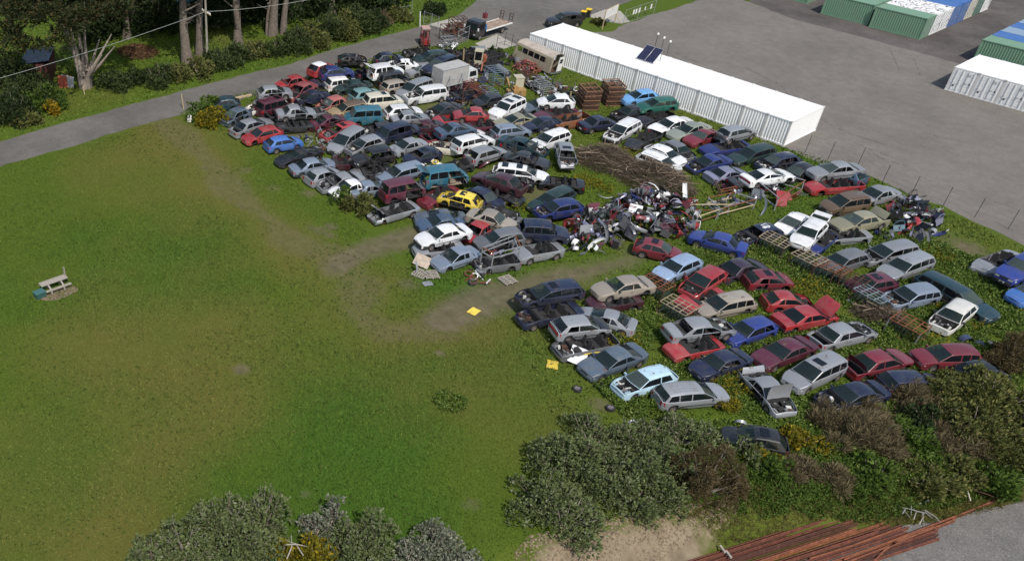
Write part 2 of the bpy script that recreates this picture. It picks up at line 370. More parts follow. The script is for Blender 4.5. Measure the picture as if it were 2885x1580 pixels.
for k_, arc in enumerate((((2509, 145), (2522, 172), (2536, 208)), ((2573, 163), (2585, 190), (2593, 215)), ((2390, 395), (2450, 420), (2520, 445)), ((2440, 430), (2500, 452), (2560, 470)), ((2300, 330), (2380, 372), (2500, 410)), ((2100, 190), (2200, 240), (2240, 290), (2220, 330)), ((1900, 150), (2030, 200), (2120, 260)), ((2590, 370), (2640, 385), (2720, 400)))):
    P_ = [np.array(at(*q)[:2]) for q in arc]; pts = []
    for i in range(len(P_) - 1): pts += [P_[i] + (P_[i + 1] - P_[i]) * j / 14 for j in range(14)]
    b_ = MB(); rr = random.Random(k_)
    for i in range(len(pts) - 1):
        if rr.random() < .38: continue
        d_ = pts[i + 1] - pts[i]; d_ = d_ / (np.linalg.norm(d_) + 1e-9); n_ = np.array([-d_[1], d_[0]]) * rr.uniform(.05, .11)
        b_.quad(*[(p[0], p[1], .0075) for p in (pts[i] - n_, pts[i + 1] - n_, pts[i + 1] + n_, pts[i] + n_)])
    tag(b_.build('tyre_mark', [TYM]), kind='structure')
lowz = -1.3
sheet('lower_gravel_yard', None, GRAVL, lowz + .006, rough=.2, xy=[at(u, v, lowz)[:2] for u, v in [(2236, 1590), (2400, 1519), (2490, 1486), (2560, 1480), (2640, 1464), (2760, 1438), (2885, 1412), (3400, 1290), (3400, 1900), (2236, 1800)]])

# ------------------------------------------------------------------ cars
TYPES = dict(
    sedan=dict(L=4.5, W=1.70, H=1.40, belt=.88, nose=.63, hood=1.08, wst=1.95, rgb=.72, rgt=1.32, doors=4, cols='sedan'),
    coupe=dict(L=4.4, W=1.72, H=1.29, belt=.84, nose=.57, hood=1.15, wst=2.05, rgb=.52, rgt=1.45, doors=2, cols='sedan'),
    hatch=dict(L=4.0, W=1.67, H=1.42, belt=.89, nose=.66, hood=.90, wst=1.70, rgb=.10, rgt=.62, doors=4, cols='hatch'),
    hatch3=dict(L=3.85, W=1.66, H=1.38, belt=.87, nose=.64, hood=.92, wst=1.72, rgb=.10, rgt=.70, doors=2, cols='hatch'),
    wagon=dict(L=4.6, W=1.70, H=1.45, belt=.88, nose=.66, hood=1.04, wst=1.92, rgb=.08, rgt=.40, doors=4, cols='wagon'),
    suv=dict(L=4.4, W=1.75, H=1.70, belt=1.05, nose=.86, hood=1.18, wst=1.72, rgb=.06, rgt=.28, doors=4, cols='wagon'),
    mpv=dict(L=4.5, W=1.72, H=1.68, belt=1.00, nose=.72, hood=.80, wst=1.72, rgb=.06, rgt=.34, doors=4, cols='wagon'),
    van=dict(L=4.4, W=1.70, H=1.85, belt=1.10, nose=.80, hood=.62, wst=1.22, rgb=.05, rgt=.22, doors=4, cols='wagon'))
KIND = dict(sedan=('sedan', 'car'), coupe=('coupe', 'car'), hatch=('hatchback', 'car'), hatch3=('hatchback', 'car'), wagon=('station_wagon', 'car'),
            suv=('off_roader', 'car'), mpv=('people_mover', 'car'), van=('van', 'van'))
def sstep(t): t = min(1, max(0, t)); return t * t * (3 - 2 * t)
def tyre_mesh():
    b = MB(); n = 14; prof = [(.20, -.09), (.285, -.095), (.305, -.06), (.305, .06), (.285, .095), (.20, .09)]
    rows = [[(r * math.cos(2 * math.pi * j / n), y, r * math.sin(2 * math.pi * j / n)) for j in range(n + 1)] for r, y in prof]
    b.grid(rows); return b.mesh('tyre', [RUBBER], 40)
def rim_mesh():
    b = MB(); n = 14
    for y in (.075, -.075):
        c = len(b.v); b.v.append((0, y * .7, 0)); b.v += [(.205 * math.cos(2 * math.pi * j / n), y, .205 * math.sin(2 * math.pi * j / n)) for j in range(n)]
        for j in range(n):
            q = (c, c + 1 + j, c + 1 + (j + 1) % n); b.f.append(q if y > 0 else q[::-1]); b.m.append(0 if j % 3 else 1)
    return b.mesh('rim', [RIM, RIMD], None)
TYRE_ME, RIM_ME = tyre_mesh(), rim_mesh()
def seat_mesh(wd, name):
    b = MB(); b.box((.05, 0, .50), (.50, wd, .16)); q = Matrix.Rotation(R(-14), 3, 'Y')
    b.box((-.26, 0, .80), (.14, wd, .62), mat=q); b.box((-.34, 0, 1.16), (.10, min(wd, .28), .17), mat=q); return b.mesh(name, [INTD], None)
SEAT_ME, BENCH_ME = seat_mesh(.46, 'seat'), seat_mesh(1.2, 'rear_bench')

def build_car(root, typ, col, opts, seed, L=None, roofcol=None, glass=None):
    T = dict(TYPES[typ]); o = set(opts.split()); rnd = random.Random(seed)
    if seed < 900 and 'keep' not in o and seed % 5 == 1: o |= {rnd.choice(['nd', 'ndr', 'nrw', 'ndr', 'nwin', 'nbp'])}
    if seed < 900 and 'keep' not in o and seed % 7 == 3: o |= {rnd.choice(['nl', 'nrd', 'oddb', 'nbp', 'nt'])}
    L = L or T['L']; W = T['W'] + rnd.uniform(-.03, .03); H = T['H'] + rnd.uniform(-.03, .03); hw = W / 2
    P = paint(col); PR = paint(roofcol) if roofcol else P
    xF, xR = L / 2, -L / 2; belt, zn = T['belt'], T['nose']; k = L / T['L']
    xW = xF - T['hood'] * k; xT1 = xF - T['wst'] * k; xB_ = xR + T['rgb']; xT2 = xR + T['rgt'] * (k if T['rgt'] > 1 else 1)
    ax1, ax2 = xF - .82, xR + .80
    xA = xF - 1.30 * k if typ not in ('van',) else xF - .35
    if typ == 'van': ax1 = xF - 1.35; xA = xF - .45; 
    xA = min(xA, ax1 - .42) if typ != 'van' else xA
    cab = xT1 - xT2
    xB = xT1 - (.50 * cab if T['doors'] == 4 else .66 * cab) if T['cols'] != 'wagon' else xT1 - .36 * cab
    xB = min(xB, xA - .85); xC = max(ax2 + .30, xB - .95) if T['doors'] == 4 else xB
    crash = .0
    tF, tR, rc, wk = rnd.uniform(.13, .34), rnd.uniform(.08, .24), rnd.uniform(.03, .10), rnd.uniform(-.03, .03)
    xT1 += rnd.uniform(-.12, .10); zn += rnd.uniform(-.05, .04); belt += rnd.uniform(-.03, .03)
    if T['rgb'] > .3: xT2 += rnd.uniform(-.12, .14)
    if 'cr' in o: crash = rnd.uniform(.22, .4)
    off = Vector((rnd.uniform(0, 99), rnd.uniform(0, 99), rnd.uniform(0, 99)))
    def warp(p):
        x, y, z = p; q = Vector(p) * 1.7 + off; n = noise.noise_vector(q)
        n4 = noise.noise_vector(q * 2.6); x += n.x * .018 + n4.x * .008; y += n.y * .022 + n4.y * .012; z += n.z * .018 + n4.z * .009
        if crash:
            tt = sstep((x - (xF - 1.2)) / 1.2); n2 = noise.noise_vector(Vector(p) * 3.1 + off)
            x -= tt * crash * (.7 + .9 * n2.x); z += tt * crash * .55 * n2.y; y += tt * crash * .45 * n2.z
        if 'crr' in o:
            tt = sstep(((xR + 1.0) - x) / 1.0); n2 = noise.noise_vector(Vector(p) * 3.3 - off); x += tt * .3 * (.7 + .9 * n2.x); z += tt * .16 * n2.y
        if 'caved' in o:
            tt = sstep((z - belt) / (H - belt)); n2 = noise.noise_vector(Vector((x * 1.1, y * 1.1, 0)) + off)
            z -= tt * (.16 + .22 * n2.z); y += tt * .15 * n2.x
        return (x, y, z)
    def zl(x):
        for a in (ax1, ax2):
            d = abs(x - a)
            if d < .36: return max(.24, .30 + math.sqrt(max(0, .36 ** 2 - d * d)))
        return .24
    def wy(x):
        t = min(1, max(0, (x - (xF - .6)) / .6)); u = min(1, max(0, ((xR + .5) - x) / .5))
        return hw * (1 - tF * t ** 2.4 - tR * u ** 2.4)
    def zs(x):
        if x > xW:
            t = (x - xW) / (xF - xW); return belt - (belt - zn) * t ** 1.5 - .05 * sstep((x - xF + .1) / .1)
        if x < xB_ and T['rgb'] > .3: return belt + .02 - .05 * (xB_ - x) / max(.1, xB_ - xR) - .06 * sstep((xR + .1 - x) / .1)
        return belt
    xs = [xF, xF - .07, xF - .22, xW, xA, xB, xR + .2, xR + .07, xR]
    if T['doors'] == 4: xs.append(xC)
    if T['rgb'] > .3: xs.append(xB_)
    base = list(xs)
    for a in (ax1, ax2):
        for d in (-.36, -.345, -.26, -.12, .0, .12, .26, .345, .36):
            if all(abs(a + d - q) > .02 for q in xs): xs.append(a + d)
    xs = sorted(xs, reverse=True)
    def ring(x, s=1):
        a, h, wv = zl(x), zs(x), wy(x); ym = (.93, 1.0, 1.0, .975)
        zz = (a, a + .30 * (h - a), a + .72 * (h - a), h)
        pts = [(x, s * wv * ym[j], zz[j]) for j in range(4)]
        return pts + [(x, s * wv * .93, h + .02), (x, s * wv * .5, h + .055), (x, 0, h + .068)]
    RG = {1: [ring(x, 1) for x in xs], -1: [ring(x, -1) for x in xs]}
    body, bonnet, boot = MB(), MB(), MB(); doors = {}
    cutbay = 'nb' in o or 'ob' in o; cutboot = 'nbt' in o or 'obt' in o
    openrear = 'otg' in o
    for s in (1, -1):
        for i in range(len(xs) - 1):
            xm = (xs[i] + xs[i + 1]) / 2; a, c = RG[s][i], RG[s][i + 1]
            if xB < xm < xA: tgt = doors.setdefault(('front_door', s), MB())
            elif T['doors'] == 4 and xC < xm < xB: tgt = doors.setdefault(('rear_door', s), MB())
            else: tgt = body
            for j in range(3):
                q = (a[j], c[j], c[j + 1], a[j + 1]); tgt.quad(*[warp(p) for p in (q if s < 0 else q[::-1])])
            for j in range(3, 6):
                if xm > xW: d = body if (xm > xF - .07 or j == 3) else bonnet
                elif xm < xB_ and T['rgb'] > .3: d = body if (xm < xR + .07 or j == 3) else boot
                elif j == 3: d = body
                else:
                    if T['rgb'] <= .3 and xm < xB_: d = body
                    else: continue
                q = (a[j], c[j], c[j + 1], a[j + 1]); d.quad(*[warp(p) for p in (q if s < 0 else q[::-1])])
    for i, sg in ((0, 1), (len(xs) - 1, -1)):                        # nose and tail
        a, c = RG[1][i], RG[-1][i]
        for j in range(4):
            if sg < 0 and openrear and j >= 1: continue
            q = (a[j], a[j + 1], c[j + 1], c[j]); body.quad(*[warp(p) for p in (q if sg < 0 else q[::-1])])
        if not (sg < 0 and openrear): body.poly([warp(p) for p in (a[4], a[5], a[6], c[5], c[4])])
    fl = MB(); fl.box(((xF + xR) / 2, 0, .235), (L - .3, W * .80, .05)); fl.build('floor_pan', RUSTD if 'cut' in o else INTD, root)
    # greenhouse
    wt = hw * (wk + (.76 if typ not in ('van', 'mpv', 'suv') else .82)); MM = (1, .935, .5, 0, -.5, -.935, -1); xm_ = (xT1 + xT2) / 2
    def top(x, m_): 
        u = (x - xm_) / max(.3, (xT1 - xT2) / 2); return (x, wt * m_, H - .045 * m_ * m_ - (.03 if abs(m_) == 1 else 0) - rc * u * u)
    def fb(m_): x = xW - .15 * m_ * m_; return (x, .93 * wy(x) * m_, zs(x) + .02 + .045 * (1 - m_ * m_))
    def ft(m_): x = xT1 - .05 * m_ * m_; return top(x, m_)
    def rb(m_): x = xB_ + .12 * m_ * m_; return (x, .93 * wy(x) * m_, zs(x) + .02 + .045 * (1 - m_ * m_))
    def rt(m_): x = xT2 + .06 * m_ * m_; return top(x, m_)
    def lerp(a, c, t, bul=0.0): return (a[0] + (c[0] - a[0]) * t, a[1] + (c[1] - a[1]) * t + bul * 4 * t * (1 - t), a[2] + (c[2] - a[2]) * t)
    wins = []; xD = xB_ + .12; tD = xT2 + .06
    if T['cols'] == 'sedan':
        ce = .46 if T['rgb'] > .3 else .2
        cols = [(xW - .15, xT1 - .05), (xB + .035, xB + .035), (xB - .035, xB - .035), (xD + ce, tD + .22), (xD, tD)]; kinds = 'wpwp'
    elif T['cols'] == 'hatch':
        cols = [(xW - .15, xT1 - .05), (xB + .035, xB + .035), (xB - .035, xB - .035), (xD + .36, tD + .22), (xD, tD)]; kinds = 'wpwp'
    else:
        xq = max(xC, xR + 1.1)
        cols = [(xW - .15, xT1 - .05), (xB + .035, xB + .035), (xB - .035, xB - .035), (xq + .03, xq + .0), (xq - .04, xq - .07), (xD + .14, tD + .12), (xD, tD)]; kinds = 'wpwpwp'
    roof = MB()
    if 'cut' not in o:
        TT = (0, .04, .92, 1)
        for s in (1, -1):
            st = []
            for xb, xt in cols:
                bp = (xb, s * .93 * wy(xb), zs(xb) + .02); tp = top(xt, s)
                st.append([lerp(bp, tp, t_, s * .035) for t_ in TT])
            for i in range(len(cols) - 1):
                a, c = st[i], st[i + 1]
                for j in range(3):
                    q = [warp(p) for p in (a[j], c[j], c[j + 1], a[j + 1])]
                    if s > 0: q = q[::-1]
                    if kinds[i] == 'w' and j == 1: wins.append(('side_window', q, s, i))
                    else: body.quad(*q)
        for fbase, ftop, nm, sg in ((fb, ft, 'windscreen', 1), (rb, rt, 'rear_window', -1)):
            g = MB()
            for i in range(6):
                m0, m1 = MM[i], MM[i + 1]
                rows = []
                for t_ in (0, .035, .96, 1): rows.append([warp(lerp(fbase(mm), ftop(mm), t_)) for mm in (m0, m1)])
                for j in range(3):
                    q = (rows[j][0], rows[j][1], rows[j + 1][1], rows[j + 1][0])
                    if sg < 0: q = q[::-1]
                    if i in (0, 5) or j != 1:
                        if not (sg < 0 and openrear and j == 0 and i not in (0, 5)): body.quad(*q)
                    else: g.quad(*q)
            miss = ('ns' in o) if sg > 0 else ('nrw' in o or openrear)
            if not miss: g.build(nm, [glass or (rnd.choice([GLASS_W, GLASS_W, GLASS_C, GLASS_H]) if sg > 0 else rnd.choice([GLASS, GLASS, GLASS_C]))], root, 40)
        if 'nroof' not in o:
            rows = [[ft(mm) for mm in MM]]
            ts = [xT1 - .05 - (xT1 - .05 - tD) * q / 5 for q in range(1, 5)]
            rows += [[top(x, mm) for mm in MM] for x in ts] + [[rt(mm) for mm in MM]]
            roof.grid([[warp(p) for p in r] for r in rows], flip=True); roof.build('roof', [PR], root, 45)
        for nm, q, s, i in wins:
            if 'nwin' in o: continue
            if ('nd' in o and i == 0) or ('ndr' in o and s < 0 and i == 0) or ('ndl' in o and s > 0 and i == 0) or ('nrd' in o and i == 2): continue
            if glass is None and rnd.random() < .06: continue
            g = MB(); g.quad(*q); g.build('side_window', [glass or (GLASS_D if (i > 2 or rnd.random() < .3) else GLASS)], root)
        for s in (1, -1):
            if 'nm' in o or rnd.random() < .35: continue
            b = MB(); x = xW - .32; b.box((x, s * (wy(x) + .07), belt + .07), (.10, .17, .12)); b.build('wing_mirror', P if rnd.random() < .7 else PLAST, root)
    body.build('body', [P], root, 38)
    if bonnet.f:
        if not cutbay: bonnet.build('bonnet', [paint(rnd.choice(['black', 'grey', 'white'])) if 'oddb' in o else P], root, 38)
        elif 'ob' in o:
            me = bonnet.mesh('bonnet', [P], 38); piv = Vector((xW, 0, zs(xW) + .04)); q = Matrix.Rotation(R(-(108 if 'obt' in o else rnd.uniform(58, 75))), 4, 'Y')
            me.transform(Matrix.Translation(piv) @ q @ Matrix.Translation(-piv)); link('bonnet', me, root)
    if boot.f and not cutboot: boot.build('boot_lid', [P], root, 38)
    elif boot.f and 'obt' in o:
        me = boot.mesh('boot_lid', [P], 38); piv = Vector((xB_, 0, zs(xB_) + .04)); q = Matrix.Rotation(R(65), 4, 'Y')
        me.transform(Matrix.Translation(piv) @ q @ Matrix.Translation(-piv)); link('boot_lid', me, root)
    if openrear:
        b = MB(); z0 = H - .06; y = wt; l = .95; a = R(rnd.uniform(15, 32))
        ps = [(xT2 - l * u * math.cos(a) , yy, z0 + l * u * math.sin(a)) for u in (0, .42, .5, 1) for yy in (-y, y)]
        b.quad(ps[4], ps[5], ps[7], ps[6]); b.bar(ps[0], ps[4], .08, .05); b.bar(ps[1], ps[5], .08, .05); b.bar(ps[0], ps[1], .08, .05)
        b.bar(ps[4], ps[5], .08, .06); tg = b.build('tailgate', [P], root)
        g = MB(); g.quad(ps[0], ps[1], ps[5], ps[4]); g.build('glass', [GLASS], tg)
    for (nm, s), d in doors.items():
        if 'nd' in o and nm == 'front_door': continue
        if 'nrd' in o and nm == 'rear_door': continue
        if nm == 'front_door' and (('ndr' in o and s < 0) or ('ndl' in o and s > 0)): continue
        op = ('odr' in o and s < 0 and nm == 'front_door') or ('odl' in o and s > 0 and nm == 'front_door')
        me = d.mesh(nm, [P], 38)
        if op:
            xh = xA if nm == 'front_door' else xB; piv = Vector((xh, s * wy(xh), 0)); q = Matrix.Rotation(R(-s * 48), 4, 'Z')
            me.transform(Matrix.Translation(piv) @ q @ Matrix.Translation(-piv))
        dd = link(nm, me, root)
        if crash < .01 and rnd.random() < .85 and not op:
            b = MB(); xh = (xB if nm == 'front_door' else xC) + .12; b.box((xh, s * (wy(xh) + .015), zs(xh) - .16), (.14, .025, .03)); b.build('door_handle', PLAST if rnd.random() < .4 else P, dd)
    # cabin inside
    inn = MB(); inn.box((xW - .32, 0, belt - .12), (.38, W * .80, .22), 0); inn.box(((xW + xR) / 2, 0, .31), (xW - xR - .3, W * .86, .04), 1)
    inn.box((xW - .02, 0, .58), (.04, W * .86, .62), 0)
    if T['rgb'] > .3: inn.box((xB_ + .15, 0, belt - .06), (.55, W * .74, .04), 0)
    inn.build('dashboard', [INTD, INTB if 'bei' in o else INTD], root)
    if o & {'nd', 'ndr', 'ndl', 'nrd', 'nwin', 'ns', 'cut', 'bei', 'odr', 'odl', 'otg', 'nroof'}:
        sm = [INTB if 'bei' in o else INTD]
        for y in (.38, -.38): q = link('seat', SEAT_ME, root, sm); q.location = (xW - 1.0, y, 0)
        if T['rgb'] > .01: q = link('rear_bench', BENCH_ME, root, sm); q.location = (max(xB_ + .75, xW - 2.0), 0, 0)
        tor = MB(); n = 12; c0 = Vector((xW - .60, .38 * -1, belt - .06)); qq = Matrix.Rotation(R(62), 3, 'Y')
        tor.tube([c0 + qq @ Vector((.18 * math.cos(2 * math.pi * j / n), .18 * math.sin(2 * math.pi * j / n), 0)) for j in range(n + 1)], .018, 5, cap=False); tor.build('steering_wheel', PLAST, root)
    if cutbay:
        e = MB(); x0, x1 = xW - .02, xF - .10
        e.box(((x0 + x1) / 2, 0, .36), (x1 - x0, W * .74, .06), 0)
        e.box((x1, 0, zn - .06), (.07, W * .72, .07), 3)
        for s in (1, -1):
            e.box(((x0 + x1) / 2 - .05, s * hw * .60, zn - .06), ((x1 - x0) * .9, .12, .12), 3); e.box((ax1 + .05, s * hw * .58, zn + .05), (.26, .22, .16), 0)
        for q in range(13):
            e.box((rnd.uniform(x0 + .15, x1 - .18), rnd.uniform(-.5, .5) * W * .62, rnd.uniform(.42, zn + .08)), (rnd.uniform(.1, .38), rnd.uniform(.08, .34), rnd.uniform(.08, .24)),
                  rnd.choice([0, 0, 0, 1, 1, 2, 4]), rnd.uniform(-.4, .4))
        e.v = [warp(p) for p in e.v]
        e.build('engine_bay', [ENG1, ENG2, ENG3, P, RUSTD], root)
    if cutboot and T['rgb'] > .3:
        e = MB(); e.box(((xB_ + xR) / 2, 0, .42), (xB_ - xR - .15, W * .76, .04)); e.box((xB_ - .05, 0, .66), (.03, W * .76, .42)); e.build('boot_floor', [INTD], root)
    # trim
    def bumper(x0, sg, name):
        b = MB(); rows = []
        for z, oo in ((.25, .005), (.36, .045), (.46, .05), (.54, .02)):
            wv = wy(x0); row = []
            for s, fr in ((1, 0), (1, 1), (1, 2), (1, 3), (0, 4), (-1, 3), (-1, 2), (-1, 1), (-1, 0)):
                xx, yy = ((x0 - sg * .44, wy(x0 - sg * .44) + .012), (x0 - sg * .16, wy(x0 - sg * .16) + .02), (x0 + sg * oo * .5, wv * .93), (x0 + sg * (oo + .01), wv * .5), (x0 + sg * (oo + .025), 0))[fr]
                row.append(warp((xx, yy * s, z)))
            rows.append(row)
        b.grid(rows, flip=sg > 0); b.build(name, [P if ('bb' not in o and rnd.random() < .75) else PLAST], root, 40)
    if 'nbp' not in o and not ('nb' in o and rnd.random() < .55) and not (crash and rnd.random() < .5): bumper(xF, 1, 'front_bumper')
    if 'nrb' not in o and rnd.random() < .9: bumper(xR, -1, 'rear_bumper')
    for s in (1, -1):
        if not (crash or 'nb' in o or 'nl' in o):
            b = MB(); h0, h1 = zn - .20, zn - .055
            pts = [(xF + .014, .48 * wy(xF), 0), (xF + .008, .96 * wy(xF), 0), (xF - .2, wy(xF - .2) + .012, 0)]
            b.grid([[warp((p[0], p[1] * s, h)) for p in pts] for h in (h0, h1)], flip=s > 0); b.build('headlight', [LAMP], root)
        if 'nt' not in o:
            b = MB(); h0, h1 = (belt - .30, belt - .10) if T['rgb'] > .3 else (belt - .32, belt - .02)
            pts = [(xR - .014, (.55 if T['rgb'] > .3 else .74) * wy(xR), 0), (xR - .010, .95 * wy(xR), 0), (xR + .16, wy(xR + .16) + .010, 0)]
            b.grid([[warp((p[0], p[1] * s, h)) for p in pts] for h in (h0, h1)], flip=s < 0); b.build('tail_light', [REDL], root)
    if rnd.random() < .42:
        for s in (1, -1):
            b = MB()
            for x0_, x1_ in ((ax1 - .40, (ax1 + ax2) / 2), ((ax1 + ax2) / 2, ax2 + .40)):
                b.quad(*[(x, s * (wy(x) + .016), z) for x, z in (((x0_, .50), (x1_, .50), (x1_, .58), (x0_, .58)) if s > 0 else ((x1_, .50), (x0_, .50), (x0_, .58), (x1_, .58)))])
            b.build('side_moulding', [PLAST], root)
    if 'cut' not in o and T['cols'] != 'sedan' and rnd.random() < .10 and 'sun2' not in o:
        b = MB(); b.box((xT1 - .55, 0, H - .008), (.5, .75, .02)); b.build('sunroof', [GLASS_D], root)
    if 'strip' in o:
        b = MB(); b.box((xR - .014, 0, belt - .18), (.02, wy(xR) * 1.5, .14)); b.build('light_strip', [REDL], root)
    if not (crash or 'nb' in o) and rnd.random() < .9:
        b = MB(); b.box((xF + .006, 0, zn - .11), (.03, wy(xF) * .84, .11)); b.build('grille', [PLAST], root)
    if 'np' in o or rnd.random() < .3:
        b = MB(); b.box((xR - .03 if 'np' not in o else xF + .06, 0, .44), (.012, .36, .11)); b.build('number_plate', [PLATE], root)
    if 'ribs' in o and 'cut' not in o:
        for y in (-.42, -.21, 0, .21, .42):
            b = MB(); b.bar((xT1 - .35, y, H - .015), (xT2 + .4, y, H - .02), .035, .03); b.build('roof_rib', [PR], root)
    if 'rack' in o and 'cut' not in o:
        for s in (1, -1):
            b = MB(); b.bar((xT1 - .3, s * wt * .86, H + .03), (xT2 + .25, s * wt * .86, H + .02), .04, .05); b.build('roof_rail', [PLAST if 'rackd' in o else P], root)
    if 'sun2' in o:
        for q in (-.45, .45):
            b = MB(); x = xm_ + q * (xT1 - xT2) * .55; b.box((x, 0, H + .005), (.55, wt * 1.3, .02)); b.build('sunroof', [GLASS_D if 'dsun' in o else P], root)
    for x in (ax1, ax2):
        for s in (1, -1):
            if 'nw' in o or rnd.random() < .22: continue
            t_ = link('wheel', TYRE_ME, root); t_.location = (x, s * (hw - .13), .30); link('rim', RIM_ME, t_)
CARS = []
def put_car(tile, typ, col, tx, ty, nx_, ny_, z, opts, label, **kw):
    seed = len(CARS) + 11
    a = tl(tile, tx, ty, z + .6); c = tl(tile, nx_, ny_, z + .6); m_ = (a + c) / 2; d = c - a; L = float(np.hypot(d[0], d[1]))
    T = TYPES[typ]; Lc = kw.pop('L', None) or min(max(L, T['L'] * .90), T['L'] * 1.10)
    yaw = math.atan2(d[1], d[0]); rnd = random.Random(seed)
    name, cat = KIND[typ]
    pit = kw.pop('pitch', None); rol = kw.pop('roll', None)
    pit = rnd.uniform(-1.2, 1.2) if pit is None else pit; rol = rnd.uniform(-1.5, 1.5) if rol is None else rol
    sink = 0.0 if z > .2 else (-.12 if 'nw' in opts.split() else -.02)
    root = empty(name, (m_[0], m_[1], z + sink + float(terrain(m_[0], m_[1]))), (R(rol), R(pit), yaw), label, cat, 'wrecked cars in the scrapyard')
    build_car(root, typ, col, opts, seed, Lc, **kw); CARS.append((root, Lc)); return root
